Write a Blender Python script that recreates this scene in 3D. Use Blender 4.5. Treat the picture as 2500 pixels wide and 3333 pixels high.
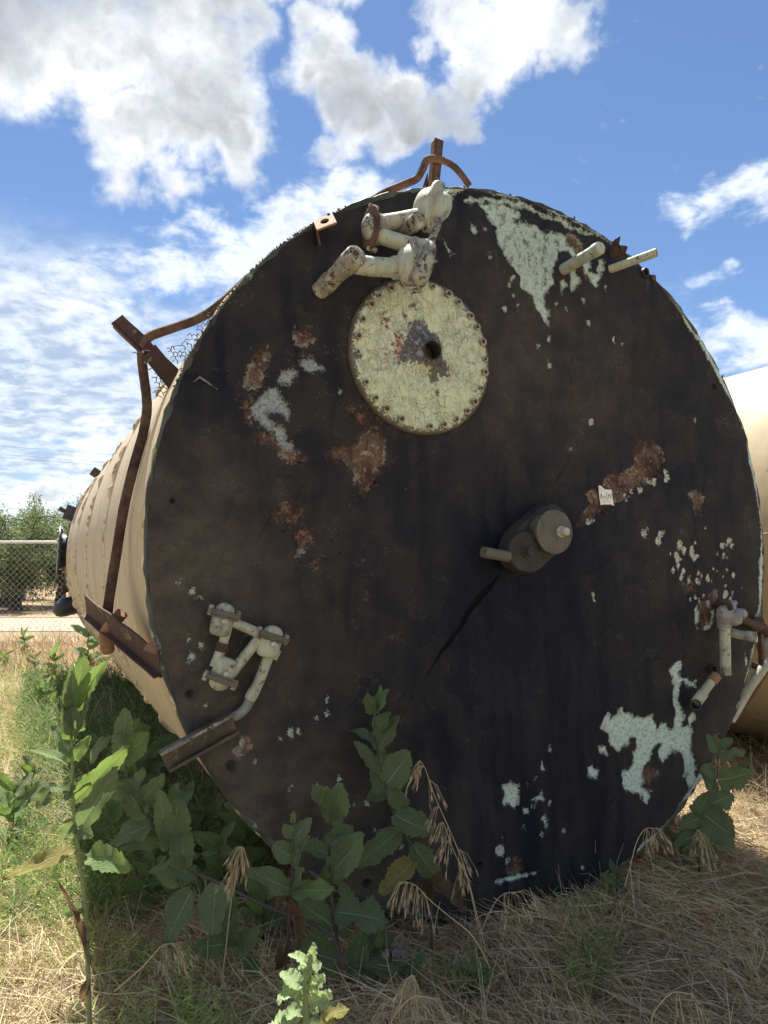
import bpy, math, random
import numpy as np
from mathutils import Vector, Matrix

for _o in list(bpy.data.objects):
    bpy.data.objects.remove(_o)
SC = bpy.context.scene
COL = SC.collection
rad = math.radians

# ------------------------------------------------------------------ camera
CAM_H = 1.5
PITCH = rad(3.98)
F_PX = 2400.0                       # focal length in pixels of the 2500 x 3333 photograph
cam_d = bpy.data.cameras.new('camera')
cam_d.sensor_fit = 'VERTICAL'
cam_d.sensor_height = 36.0
cam_d.sensor_width = 27.0
cam_d.lens = 36.0 * F_PX / 3333.0
cam_d.clip_start = 0.02
cam_d.clip_end = 3000.0
cam = bpy.data.objects.new('camera', cam_d)
COL.objects.link(cam)
cam.location = (0, 0, CAM_H)
cam.rotation_euler = (math.pi / 2 + PITCH, 0, 0)
SC.camera = cam

# ------------------------------------------------------------------ light
SUN_AZ = rad(-15.0)                 # measured from +Y (straight ahead) towards +X
SUN_EL = rad(65.0)
SUN_V = Vector((math.sin(SUN_AZ) * math.cos(SUN_EL), math.cos(SUN_AZ) * math.cos(SUN_EL), math.sin(SUN_EL)))
sun_d = bpy.data.lights.new('sun', 'SUN')
sun_d.energy = 5.0
sun_d.angle = rad(0.55)
sun_d.color = (1.0, 0.955, 0.87)
sun = bpy.data.objects.new('sun', sun_d)
COL.objects.link(sun)
sun.rotation_euler = SUN_V.to_track_quat('Z', 'Y').to_euler()
SC.view_settings.view_transform = 'Standard'
SC.view_settings.look = 'None'
SC.view_settings.gamma = 1.0
SC.view_settings.use_curve_mapping = False
SC.view_settings.exposure = 1.46
SC.cycles.max_bounces = 5
SC.cycles.diffuse_bounces = 3
SC.cycles.glossy_bounces = 2
SC.cycles.transmission_bounces = 3
SC.cycles.use_adaptive_sampling = True
SC.cycles.adaptive_threshold = 0.02


def ray(px, py):
    u = (px - 1250.0) / F_PX
    v = (1666.5 - py) / F_PX
    d = np.array([u, math.cos(PITCH) - v * math.sin(PITCH), math.sin(PITCH) + v * math.cos(PITCH)])
    return d / np.linalg.norm(d)


class NT:
    """short helper for node trees"""
    def __init__(s, tree):
        s.t = tree; s.n = tree.nodes; s.l = tree.links

    def new(s, kind, **kw):
        nd = s.n.new(kind)
        for k, v in kw.items():
            setattr(nd, k, v)
        return nd

    def put(s, inp, v):
        if v is None:
            return
        if isinstance(v, bpy.types.NodeSocket):
            s.l.new(v, inp)
        else:
            if hasattr(inp.default_value, '__len__') and not hasattr(v, '__len__'):
                v = (v,) * len(inp.default_value)
            if hasattr(v, '__len__') and len(inp.default_value) == 4 and len(v) == 3:
                v = (*v, 1.0)
            inp.default_value = v

    def math(s, op, a, b=None, c=None, clamp=False):
        nd = s.new('ShaderNodeMath', operation=op, use_clamp=clamp)
        for i, v in enumerate((a, b, c)):
            s.put(nd.inputs[i], v)
        return nd.outputs[0]

    def vmath(s, op, a, b=None, out=0):
        nd = s.new('ShaderNodeVectorMath', operation=op)
        s.put(nd.inputs[0], a)
        if b is not None:
            s.put(nd.inputs[1], b)
        return nd.outputs[out]

    def mapr(s, v, a, b, c=0.0, d=1.0, mode='SMOOTHSTEP'):
        nd = s.new('ShaderNodeMapRange', interpolation_type=mode)
        s.put(nd.inputs[0], v)
        for i, q in enumerate((a, b, c, d)):
            s.put(nd.inputs[i + 1], q)
        return nd.outputs[0]

    def mix(s, f, a, b, mode='MIX'):
        nd = s.new('ShaderNodeMix', data_type='RGBA', blend_type=mode)
        s.put(nd.inputs[0], f); s.put(nd.inputs[6], a); s.put(nd.inputs[7], b)
        return nd.outputs[2]

    flat = False                                   # set for materials that live on 2-D surface coordinates

    def noise(s, vec, scale, detail=4, rough=0.55, dist=0.0, out='Fac'):
        nd = s.new('ShaderNodeTexNoise', noise_dimensions='2D' if s.flat else '3D')
        s.put(nd.inputs['Vector'], vec); s.put(nd.inputs['Scale'], scale); s.put(nd.inputs['Detail'], detail)
        s.put(nd.inputs['Roughness'], rough); s.put(nd.inputs['Distortion'], dist)
        return nd.outputs[out]

    def voro(s, vec, scale, feature='F1', out=0, rnd=1.0):
        nd = s.new('ShaderNodeTexVoronoi', feature=feature, voronoi_dimensions='2D' if s.flat else '3D')
        s.put(nd.inputs['Vector'], vec); s.put(nd.inputs['Scale'], scale); s.put(nd.inputs['Randomness'], rnd)
        return nd.outputs[out]

    def attr(s, name, out='Fac'):
        return s.new('ShaderNodeAttribute', attribute_name=name).outputs[out]

    def obj(s):
        return s.new('ShaderNodeTexCoord').outputs['Object']

    def scale(s, vec, v):
        return s.vmath('MULTIPLY', vec, v)

    def bump(s, h, strength=0.5, dist=0.01, normal=None):
        nd = s.new('ShaderNodeBump')
        s.put(nd.inputs['Strength'], strength); s.put(nd.inputs['Distance'], dist); s.put(nd.inputs['Height'], h)
        if normal is not None:
            s.put(nd.inputs['Normal'], normal)
        return nd.outputs[0]


# ------------------------------------------------------------------ world: sky and clouds
def build_world():
    w = bpy.data.worlds.new('World')
    SC.world = w
    w.use_nodes = True
    T = NT(w.node_tree)
    T.n.clear()
    out = T.new('ShaderNodeOutputWorld')
    sky = T.new('ShaderNodeTexSky', sky_type='NISHITA')
    sky.sun_disc = False
    sky.sun_elevation = SUN_EL
    sky.sun_rotation = SUN_AZ
    sky.altitude = 50
    sky.air_density = 1.0
    sky.dust_density = 0.1
    sky.ozone_density = 6.0
    gen = T.new('ShaderNodeTexCoord').outputs['Generated']
    d = T.vmath('NORMALIZE', gen)
    sep = T.new('ShaderNodeSeparateXYZ'); T.l.new(d, sep.inputs[0])
    dz = sep.outputs[2]
    # flat cloud layer coordinates: looking along a ceiling that recedes to the horizon
    zz = T.math('ADD', T.math('MAXIMUM', dz, 0.0), 0.16)
    plane = T.new('ShaderNodeCombineXYZ')
    T.l.new(T.math('DIVIDE', sep.outputs[0], zz), plane.inputs[0])
    T.l.new(T.math('DIVIDE', sep.outputs[1], zz), plane.inputs[1])
    pl = plane.outputs[0]

    # big cumulus: lobes placed by direction, outlines broken by fractal noise
    lobes = [(60, 30, 260, 1.0), (300, 40, 300, 1.0), (560, 60, 280, 1.0), (770, 90, 170, 1.0), (640, 270, 240, 1.0), (760, 300, 160, .95), (480, 440, 150, .95),
             (600, 420, 170, .95), (740, 450, 150, .9), (850, -80, 150, .8), (420, 590, 105, .6), (560, 600, 105, .62), (330, 250, 150, .6),
             (1010, 110, 90, .85), (1070, 230, 130, .95), (1180, 330, 150, 1.0), (1350, 330, 150, 1.0), (1500, 320, 150, 1.0), (1570, 170, 160, 1.0), (1480, 60, 140, .9),
             (1720, 30, 190, .95), (1800, 140, 120, .85), (1760, 230, 70, .8), (1580, 400, 90, .85), (1270, 450, 90, .6), (1110, 530, 100, .62), (1080, 0, 80, .75), (1650, -150, 260, .9),
             (300, -300, 420, .8), (1000, -420, 200, .8)]
    # wisps to the right, and small flat cumulus near the horizon
    lob2 = [(2440, 640, 190, .75), (2250, 660, 110, .6), (2480, 1090, 170, .85), (2310, 930, 90, .62), (2000, 610, 70, .45), (300, 1440, 110, .9),
            (140, 1560, 120, 1.0), (210, 1545, 120, 1.0), (60, 1620, 110, .85), (330, 1380, 90, .85), (560, 900, 220, .7), (800, 800, 230, .85), (1000, 730, 220, .9), (1180, 670, 170, .85), (680, 720, 120, .6), (250, 1000, 260, .6)]
    skyc = T.scale(sky.outputs[0], (0.050, 0.050, 0.050))
    facing = T.vmath('DOT_PRODUCT', d, tuple(ray(1250, 900)), out=1)

    def layers(near):
        """near: the part of the sky round the view, with its own clouds; otherwise unseen clouds added all round to fill the shade"""
        n1 = T.noise(d, 9.0, 6 if near else 4, 0.62, 0.15)
        n2 = T.noise(d, 30.0, 4 if near else 2, 0.65)
        # broken cumulus over the unseen rest of the sky, added as fill light
        body = T.math('MULTIPLY', T.mapr(dz, 0.05, 0.22), T.mapr(T.noise(d, 3.1, 2, 0.5), 0.44, 0.60))
        if near:
            warp = T.noise(d, 5.0, 3, 0.55, out='Color')
            warp2 = T.noise(d, 17.0, 3, 0.6, out='Color')
            dw = T.vmath('ADD', d, T.scale(T.vmath('SUBTRACT', warp, (0.5, 0.5, 0.5)), (0.12, 0.12, 0.12)))
            dw = T.vmath('ADD', dw, T.scale(T.vmath('SUBTRACT', warp2, (0.5, 0.5, 0.5)), (0.055, 0.055, 0.055)))
            cells = None
            for (px, py, r, s) in lobes:
                v = T.mapr(T.vmath('DISTANCE', dw, tuple(ray(px, py)), out=1), 0.0, r / F_PX * 1.22, s, 0.0, 'LINEAR')
                cells = v if cells is None else T.math('MAXIMUM', cells, v)
            body = T.math('MAXIMUM', T.math('MULTIPLY', body, T.mapr(facing, 0.80, 0.62)), T.mapr(cells, 0.0, 0.62, 0.0, 1.0, 'LINEAR'))
        dens = T.math('ADD', body, T.math('MULTIPLY', T.math('SUBTRACT', n1, 0.5), 1.9))
        dens = T.math('ADD', dens, T.math('MULTIPLY', T.math('SUBTRACT', n2, 0.5), 0.55))
        a1 = T.mapr(dens, 0.34, 0.96)
        shade = T.noise(d, 3.6, 5 if near else 3, 0.55, 0.3)
        core = T.mapr(T.math('ADD', T.math('MULTIPLY', body, 0.42), T.math('ADD', shade, T.math('MULTIPLY', n2, 0.25))), 0.88, 1.18)
        # thin broken layer lower down, receding to the horizon on all sides; it thins out overhead and to the right
        nl = T.noise(pl, 2.3, 6 if near else 4, 0.60, 0.25)
        nl2 = T.noise(pl, 0.55, 3, 0.5)
        nr = T.noise(pl, 10.0, 4, 0.6, 0.3) if near else T.noise(pl, 10.0, 1, 0.6)
        low = T.math('ADD', T.math('MULTIPLY', nl, 0.66), T.math('ADD', T.math('MULTIPLY', nl2, 0.62), T.math('MULTIPLY', nr, 0.22)))
        low = T.math('ADD', low, T.math('ADD', T.math('MULTIPLY', sep.outputs[0], -0.36), T.math('SUBTRACT', T.mapr(dz, 0.03, 0.20, -0.06, 0.085, 'LINEAR'), T.mapr(dz, 0.22, 0.42, 0.0, 0.16, 'LINEAR'))))
        a2 = T.math('MULTIPLY', T.mapr(low, 0.665, 0.92), T.mapr(dz, 0.42, 0.31, 0.0, 1.0))
        col1 = T.mix(core, (0.45, 0.46, 0.47), (0.165, 0.175, 0.185))
        if near:
            puff = T.noise(d, 16.0, 4, 0.6, 0.4)
            col1 = T.mix(T.mapr(puff, 0.35, 0.68), T.mix(0.6, col1, (0.23, 0.25, 0.28)), col1)
        col2 = T.mix(T.mapr(nr, 0.35, 0.65), (0.19, 0.23, 0.29), (0.36, 0.385, 0.41))
        c = T.mix(T.math('MULTIPLY', a2, 0.85), skyc, col2)
        if near:
            c2 = None
            for (px, py, r, s) in lob2:
                e = T.scale(T.vmath('SUBTRACT', dw, tuple(ray(px, py))), (0.8, 0.8, 1.9))
                v = T.mapr(T.vmath('LENGTH', e, out=1), 0.0, r / F_PX * 1.25, s, 0.0, 'LINEAR')
                c2 = v if c2 is None else T.math('SMOOTH_MAX', c2, v, 0.08)
            n3 = T.noise(T.scale(d, (1.0, 1.0, 1.8)), 19.0, 5, 0.62, 0.3)
            dens2 = T.math('ADD', c2, T.math('MULTIPLY', T.math('SUBTRACT', n3, 0.5), 1.25))
            col3 = T.mix(T.mapr(dens2, 0.5, 1.0), (0.44, 0.46, 0.48), (0.25, 0.27, 0.30))
            c = T.mix(T.math('MULTIPLY', T.mapr(dens2, 0.22, 0.72), 0.9), c, col3)
        c = T.mix(a1, c, col1)
        # below the horizon: plain far ground tone
        c = T.mix(T.mapr(dz, 0.0, -0.02), c, (0.25, 0.20, 0.13))
        b = T.new('ShaderNodeBackground')
        T.put(b.inputs[0], c)
        return b.outputs[0]
    mx = T.new('ShaderNodeMixShader')
    T.put(mx.inputs[0], T.math('GREATER_THAN', facing, 0.60))
    T.l.new(layers(False), mx.inputs[1])
    T.l.new(layers(True), mx.inputs[2])
    T.l.new(mx.outputs[0], out.inputs[0])
    w.cycles.sampling_method = 'MANUAL'
    w.cycles.sample_map_resolution = 256


build_world()

# ------------------------------------------------------------------ geometry of the place
PHI = rad(25.33)                                   # tank axis swings this far left of straight ahead
AX = np.array([-math.sin(PHI), math.cos(PHI), 0.0])
HH = np.array([math.cos(PHI), math.sin(PHI), 0.0])
ZZ = np.array([0.0, 0.0, 1.0])
R = 1.595
CC = np.array([0.599, 3.297, R])                   # centre of the near end of the tank
EYE = np.array([0.0, 0.0, CAM_H])


def P(px, py, ax=0.0):
    """the point seen at a pixel, on the plane ax metres behind the tank's end plate (negative: in front)"""
    d = ray(px, py)
    q = CC + AX * ax - EYE
    return EYE + d * (q @ AX) / (d @ AX)


def G(px, py, z=0.0):
    d = ray(px, py)
    return EYE + d * (z - CAM_H) / d[2]


def D(px, py, y):
    d = ray(px, py)
    return EYE + d * (y / d[1])


def face_xy(p):
    q = np.asarray(p) - CC
    return float(q @ HH), float(q[2])


# ------------------------------------------------------------------ numpy noise
def _hash(ix, iy, seed):
    n = (ix * 374761393 + iy * 668265263 + seed * 974711) & 0x7fffffff
    n = ((n ^ (n >> 13)) * 1274126177) & 0x7fffffff
    n = (n ^ (n >> 16)) & 0xffffff
    return n / float(0xffffff)


def vnoise(x, y, seed=0):
    x = np.asarray(x, float); y = np.asarray(y, float)
    ix = np.floor(x).astype(np.int64); iy = np.floor(y).astype(np.int64)
    fx = x - ix; fy = y - iy
    fx = fx * fx * (3 - 2 * fx); fy = fy * fy * (3 - 2 * fy)
    a = _hash(ix, iy, seed); b = _hash(ix + 1, iy, seed); c = _hash(ix, iy + 1, seed); d = _hash(ix + 1, iy + 1, seed)
    return (a * (1 - fx) + b * fx) * (1 - fy) + (c * (1 - fx) + d * fx) * fy


def fbm(x, y, oct=4, seed=0):
    s = 0.0; a = 0.5; t = 0.0
    for k in range(oct):
        s = s + a * vnoise(np.asarray(x) * 2 ** k, np.asarray(y) * 2 ** k, seed + 17 * k); t += a; a *= 0.5
    return s / t


# ------------------------------------------------------------------ mesh helpers
class MB:
    def __init__(s):
        s.v = []; s.f = []; s.at = []

    def add(s, vs, fs):
        o = len(s.v)
        s.v.extend([tuple(map(float, q)) for q in vs])
        s.f.extend([tuple(i + o for i in f) for f in fs])
        return o

    def tube(s, pts, r, n=10, cap=True, flat=None, jit=0.0, hollow=0.0):
        """swept tube; r is one radius or a list; flat=(vector, ratio) squeezes it along a direction"""
        pts = [np.asarray(p, float) for p in pts]
        m = len(pts)
        rr = [r] * m if np.isscalar(r) else list(r)
        vs = []
        prev = None
        for i in range(m):
            t = pts[min(i + 1, m - 1)] - pts[max(i - 1, 0)]
            t = t / (np.linalg.norm(t) + 1e-12)
            if prev is None:
                up = np.array([0, 0, 1.0]) if abs(t[2]) < 0.9 else np.array([1.0, 0, 0])
                u = np.cross(t, up)
            else:
                u = prev - t * (prev @ t)
            u = u / (np.linalg.norm(u) + 1e-12); prev = u
            w = np.cross(t, u)
            for k in range(n):
                a = 2 * math.pi * k / n
                o = (u * math.cos(a) + w * math.sin(a)) * rr[i]
                if flat is not None:
                    fd = np.asarray(flat[0], float); fd = fd / np.linalg.norm(fd)
                    o = o - fd * (o @ fd) * (1 - flat[1])
                if jit:
                    o = o * (1 + random.uniform(-jit, jit))
                vs.append(pts[i] + o)
        fs = []
        for i in range(m - 1):
            for k in range(n):
                a = i * n + k; b = i * n + (k + 1) % n
                fs.append((a, b, b + n, a + n))
        if cap:
            fs.append(tuple(range(n - 1, -1, -1)))
            if hollow <= 0:
                fs.append(tuple((m - 1) * n + k for k in range(n)))
        o = s.add(vs, fs)
        if hollow > 0:   # open mouth at the far end: inner wall going back in
            t = pts[-1] - pts[-2]; t /= np.linalg.norm(t)
            depth = min(np.linalg.norm(pts[-1] - pts[0]) * 0.8, 0.2)
            k0 = (m - 1) * n
            iv = []
            for dd in (0.0, -depth):
                for k in range(n):
                    q = np.array(vs[k0 + k]) - pts[-1]
                    iv.append(pts[-1] + q * hollow + t * dd)
            o2 = s.add(iv, [])
            for k in range(n):
                k1 = (k + 1) % n
                s.f.append((o + k0 + k, o + k0 + k1, o2 + k1, o2 + k))
                s.f.append((o2 + k, o2 + k1, o2 + n + k1, o2 + n + k))
            s.f.append(tuple(o2 + n + k for k in range(n)))
        return s

    def box(s, c, ux, uy, uz):
        """centre and three half vectors"""
        c, ux, uy, uz = (np.asarray(q, float) for q in (c, ux, uy, uz))
        vs = [c + a * ux + b * uy + d * uz for d in (-1, 1) for b in (-1, 1) for a in (-1, 1)]
        if np.cross(ux, uy) @ uz < 0:
            fs = [(0, 1, 3, 2), (4, 6, 7, 5), (0, 4, 5, 1), (2, 3, 7, 6), (0, 2, 6, 4), (1, 5, 7, 3)]
        else:
            fs = [(0, 2, 3, 1), (4, 5, 7, 6), (0, 1, 5, 4), (2, 6, 7, 3), (0, 4, 6, 2), (1, 3, 7, 5)]
        s.add(vs, fs)
        return s

    def prism(s, pts, ext):
        """polygon extruded along a vector"""
        pts = [np.asarray(p, float) for p in pts]; e = np.asarray(ext, float); n = len(pts)
        o = s.add(pts + [p + e for p in pts], [])
        s.f.append(tuple(o + k for k in range(n - 1, -1, -1)))
        s.f.append(tuple(o + n + k for k in range(n)))
        for k in range(n):
            k1 = (k + 1) % n
            s.f.append((o + k, o + k1, o + n + k1, o + n + k))
        return s

    def lathe(s, base, axis, prof, n=24, sx=1.0, udir=None, lump=0.0):
        """profile of (distance along axis, radius); sx stretches along udir"""
        base = np.asarray(base, float); t = np.asarray(axis, float); t = t / np.linalg.norm(t)
        if udir is None:
            udir = np.array([0, 0, 1.0]) if abs(t[2]) < 0.9 else np.array([1.0, 0, 0])
        u = np.asarray(udir, float); u = u - t * (u @ t); u /= np.linalg.norm(u)
        w = np.cross(t, u)
        vs = []
        for (z, r) in prof:
            for k in range(n):
                a = 2 * math.pi * k / n
                q = r * (1 + random.uniform(-lump, lump))
                vs.append(base + t * z + u * (q * math.cos(a) * sx) + w * (q * math.sin(a)))
        fs = []
        for i in range(len(prof) - 1):
            for k in range(n):
                a = i * n + k; b = i * n + (k + 1) % n
                fs.append((a, b, b + n, a + n))
        fs.append(tuple(range(n - 1, -1, -1)))
        fs.append(tuple((len(prof) - 1) * n + k for k in range(n)))
        s.add(vs, fs)
        return s


def raw_mesh(name, v, f, mat, smooth=True, sharp=40, attrs=None):
    me = bpy.data.meshes.new(name)
    if isinstance(v, np.ndarray) and isinstance(f, np.ndarray):
        nv, nf, k = len(v), len(f), f.shape[1]
        me.vertices.add(nv); me.vertices.foreach_set('co', v.astype(np.float32).ravel())
        me.loops.add(nf * k); me.loops.foreach_set('vertex_index', f.astype(np.int32).ravel())
        me.polygons.add(nf)
        me.polygons.foreach_set('loop_start', np.arange(0, nf * k, k, dtype=np.int32))
        me.polygons.foreach_set('loop_total', np.full(nf, k, dtype=np.int32))
        me.update(calc_edges=True)
    else:
        me.from_pydata([tuple(q) for q in v], [], f)
        me.update()
    if attrs:
        for an, (typ, data) in attrs.items():
            at = me.attributes.new(an, typ, 'POINT')
            data = np.asarray(data, np.float32)
            at.data.foreach_set({'FLOAT': 'value', 'FLOAT_VECTOR': 'vector', 'FLOAT_COLOR': 'color'}[typ], data.ravel())
    if smooth:
        me.shade_smooth()
        if sharp:
            me.set_sharp_from_angle(angle=rad(sharp))
    if mat is not None:
        me.materials.append(mat)
    return me


def world_off(parent):
    o = np.zeros(3)
    while parent is not None:
        o += np.array(parent.location); parent = parent.parent
    return o


def put(name, mb, mat, parent=None, smooth=True, sharp=40, attrs=None, loc=None):
    """link a mesh given in world coordinates; its origin sits at loc (or the parent's origin)"""
    v, f = (mb.v, mb.f) if isinstance(mb, MB) else mb
    off = world_off(parent)
    if loc is not None:
        off = np.asarray(loc, float)
    v = np.asarray(v, float) - off
    me = raw_mesh(name, v, f, mat, smooth, sharp, attrs)
    o = bpy.data.objects.new(name, me)
    COL.objects.link(o)
    if parent is not None:
        o.parent = parent
        o.location = Vector(off - world_off(parent))
    elif loc is not None:
        o.location = Vector(off)
    return o


def place(name, me, mtx, parent=None):
    """an object sharing mesh data, with a world matrix (parents carry no rotation)"""
    o = bpy.data.objects.new(name, me)
    COL.objects.link(o)
    m = mtx.copy()
    if parent is not None:
        o.parent = parent
        m.translation = m.translation - Vector(world_off(parent))
    o.matrix_local = m
    return o


def frame(z, u=None):
    z = Vector(z).normalized()
    u = Vector(u) if u is not None else (Vector((0, 0, 1)) if abs(z.z) < .9 else Vector((1, 0, 0)))
    x = (u - z * u.dot(z)).normalized(); y = z.cross(x)
    return Matrix((x, y, z)).transposed()


def mat_at(loc, rot3, sc=(1, 1, 1)):
    m = rot3.to_4x4() @ Matrix.Diagonal((*sc, 1.0))
    m.translation = Vector(loc)
    return m


def root(name, loc, label, cat, group=None):
    o = bpy.data.objects.new(name, None)
    COL.objects.link(o)
    o.empty_display_size = 0.1
    o.location = Vector(loc)
    tag(o, label, cat, group)
    return o


def tag(o, label=None, cat=None, group=None, kind=None):
    if label: o['label'] = label
    if cat: o['category'] = cat
    if group: o['group'] = group
    if kind: o['kind'] = kind
    return o

# ------------------------------------------------------------------ materials
def material(name, fn):
    m = bpy.data.materials.new(name)
    m.use_nodes = True
    T = NT(m.node_tree)
    T.n.clear()
    out = T.new('ShaderNodeOutputMaterial')
    T.l.new(fn(T), out.inputs[0])
    return m


def pb(T, col, rough=0.7, metal=0.0, normal=None, spec=0.4):
    b = T.new('ShaderNodeBsdfPrincipled')
    T.put(b.inputs['Base Color'], col); T.put(b.inputs['Roughness'], rough); T.put(b.inputs['Metallic'], metal)
    T.put(b.inputs['Specular IOR Level'], spec)
    if normal is not None:
        T.put(b.inputs['Normal'], normal)
    return b.outputs[0]


def _coat(T):
    """end plate: black bitumen coat over mint paint over rust, masks carried by the mesh, edges broken by noise"""
    T.flat = True
    uv = T.attr('fuv', 'Vector')
    st = T.scale(T.vmath('ADD', uv, T.scale(T.noise(uv, 3.0, 3, .5, out='Color'), (.10, .05, 0))), (5.0, .9, 1.0))
    n_l = T.noise(uv, 1.7, 4, 0.55)
    n_m = T.noise(uv, 7.0, 5, 0.62)
    n_f = T.noise(uv, 60.0, 4, 0.68)
    n_x = T.noise(uv, 190.0, 3, 0.6)
    n_s = T.noise(st, 2.2, 4, 0.5)
    coat = T.mix(T.mapr(n_l, 0.38, 0.62), (0.0095, 0.0115, 0.0190), (0.0150, 0.0155, 0.0205))
    coat = T.mix(T.mapr(n_m, 0.48, 0.70, 0, 0.6), coat, (0.0215, 0.0205, 0.0225))
    # older coats laid bare in broad sheets with sharp edges
    lay = T.noise(uv, 1.25, 6, 0.58)
    lay2 = T.noise(T.vmath('ADD', uv, (7.3, 2.1, 0)), 2.1, 6, 0.6)
    coat = T.mix(T.mapr(lay, 0.535, 0.542, 0, .7), coat, T.mix(n_m, (0.0170, 0.0170, 0.0200), (0.0340, 0.0300, 0.0300)))
    coat = T.mix(T.mapr(lay2, 0.585, 0.592, 0, .8), coat, T.mix(n_m, (0.0120, 0.0140, 0.0215), (0.0270, 0.0240, 0.0250)))
    lip = T.math('MAXIMUM', T.mapr(T.math('ABSOLUTE', T.math('SUBTRACT', lay, 0.537)), 0.0035, 0.0008), T.mapr(T.math('ABSOLUTE', T.math('SUBTRACT', lay2, 0.587)), 0.003, 0.0006))
    coat = T.mix(T.math('MULTIPLY', lip, T.mapr(n_m, 0.45, 0.62, 0.05, 0.75)), coat, (0.085, 0.073, 0.062))
    # vertical runs left by rain
    coat = T.mix(T.mapr(n_s, 0.50, 0.72, 0, 0.85), coat, (0.0055, 0.0070, 0.0150))
    coat = T.mix(T.mapr(T.noise(T.scale(uv, (11, 1.2, 1)), 2.2, 3, .5), 0.56, 0.76, 0, .4), coat, (0.030, 0.028, 0.028))
    fleck = T.mapr(T.math('ADD', n_f, T.math('MULTIPLY', T.math('SUBTRACT', n_m, 0.5), 0.7)), 0.66, 0.80)
    coat = T.mix(T.math('MULTIPLY', fleck, 0.45), coat, (0.050, 0.038, 0.028))
    dust = T.attr('dust')
    dm = T.math('MULTIPLY', dust, T.mapr(T.math('ADD', n_m, T.math('MULTIPLY', n_f, 0.4)), 0.40, 0.95, 0.45, 1.0))
    coat = T.mix(dm, coat, T.mix(n_m, (0.078, 0.065, 0.054), (0.120, 0.100, 0.080)))
    sp = T.voro(uv, 30.0, 'F1', 0)
    spk = T.math('MULTIPLY', T.mapr(sp, 0.07, 0.04), T.mapr(n_l, 0.50, 0.62))
    coat = T.mix(T.math('MULTIPLY', spk, T.mapr(n_m, 0.50, 0.62, 0, .6)), coat, (0.26, 0.25, 0.20))
    # a wide blue-black stain running down the middle
    stain = T.math('MULTIPLY', T.attr('dark'), T.mapr(T.math('ADD', n_s, T.math('MULTIPLY', n_m, .4)), 0.50, 0.86, .45, 1.0))
    coat = T.mix(T.math('MULTIPLY', stain, .85), coat, (0.0045, 0.0065, 0.0150))
    gap = T.mapr(T.math('ADD', T.attr('gap'), T.math('MULTIPLY', T.math('SUBTRACT', n_f, .5), .012)), -.002, .002)
    coat = T.mix(gap, coat, (0.003, 0.003, 0.004))  # crack in the lapped coat, the fold's shadow put in as near-black

    def mask(name, amp=0.018, soft=0.0035, fine=0.5):
        s = T.attr(name)
        nn = T.math('ADD', T.math('MULTIPLY', T.math('SUBTRACT', n_f, 0.5), amp * 2.2), T.math('MULTIPLY', T.math('SUBTRACT', n_x, 0.5), amp * fine))
        return T.mapr(T.math('ADD', s, nn), -soft, soft)
    n_h = T.noise(uv, 24.0, 5, 0.7)
    m_mint = T.mapr(T.math('ADD', T.attr('mint'), T.math('ADD', T.math('MULTIPLY', T.math('SUBTRACT', n_h, 0.5), 0.055), T.math('MULTIPLY', T.math('SUBTRACT', n_x, 0.5), 0.030))), -.0025, .0035)
    wash = T.attr('wash')
    m_mint = T.math('MULTIPLY', m_mint, T.math('SUBTRACT', 1.0, T.math('MULTIPLY', wash, T.mapr(T.noise(T.scale(uv, (1.5, 1, 1)), 17.0, 6, .8), 0.50, 0.64))))
    m_grey = mask('grey', 0.030, 0.008)
    m_rust = mask('rust', 0.045, 0.016)
    m_crm = mask('cream', 0.012)
    rustc = T.mix(T.mapr(n_m, 0.36, 0.66), (0.050, 0.030, 0.026), (0.125, 0.078, 0.055))
    rustc = T.mix(T.mapr(T.noise(uv, 21.0, 5, .7), 0.48, 0.66, 0, .8), rustc, (0.19, 0.12, 0.078))
    rustc = T.mix(T.mapr(T.noise(T.scale(uv, (26, 2.2, 1)), 3.0, 4, .6), 0.50, 0.72, 0, .7), rustc, (0.045, 0.030, 0.026))
    rustc = T.mix(T.mapr(T.math('ADD', T.noise(uv, 33.0, 5, .72), T.math('MULTIPLY', n_m, .35)), 0.75, 0.86, 0, .7), rustc, (0.34, 0.30, 0.26))
    cell = T.voro(T.vmath('ADD', uv, T.scale(T.noise(uv, 40, 2, .5, out='Color'), (0.012, 0.012, 0))), 58.0, 'DISTANCE_TO_EDGE', 0)
    crm = T.mix(T.mapr(cell, 0.02, 0.10), (0.12, 0.105, 0.075), (0.50, 0.49, 0.40))
    crm = T.mix(T.mapr(n_f, .45, .7, 0, .6), crm, (0.60, 0.63, 0.56))
    mint = T.mix(T.mapr(n_f, 0.42, 0.70), (0.52, 0.66, 0.585), (0.43, 0.53, 0.45))
    mint = T.mix(T.mapr(T.math('ADD', n_x, T.math('MULTIPLY', n_f, .8)), 0.95, 1.12, 0, .75), mint, (0.12, 0.13, 0.11))
    mint = T.mix(T.mapr(T.math('ADD', n_h, T.math('MULTIPLY', n_m, .5)), 0.78, 0.98, 0, .6), mint, (0.42, 0.36, 0.24))
    mint = T.mix(T.mapr(T.attr('mint'), 0.014, 0.0, 0, .45), mint, (0.30, 0.32, 0.26))
    mint = T.mix(T.math('MULTIPLY', wash, .5), mint, (0.27, 0.33, 0.29))
    grey = T.mix(T.mapr(n_f, 0.4, 0.65), (0.30, 0.34, 0.355), (0.15, 0.165, 0.165))
    grey = T.mix(T.mapr(n_x, 0.58, 0.72, 0, .7), grey, (0.52, 0.52, 0.46))
    c = T.mix(m_rust, coat, rustc)
    # a thin pale line of old primer along broken edges
    edge = T.math('MULTIPLY', T.mapr(T.math('ABSOLUTE', T.math('ADD', T.attr('rust'), T.math('MULTIPLY', T.math('SUBTRACT', n_f, .5), .05))), 0.009, 0.003), T.mapr(n_m, .5, .62))
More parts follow.
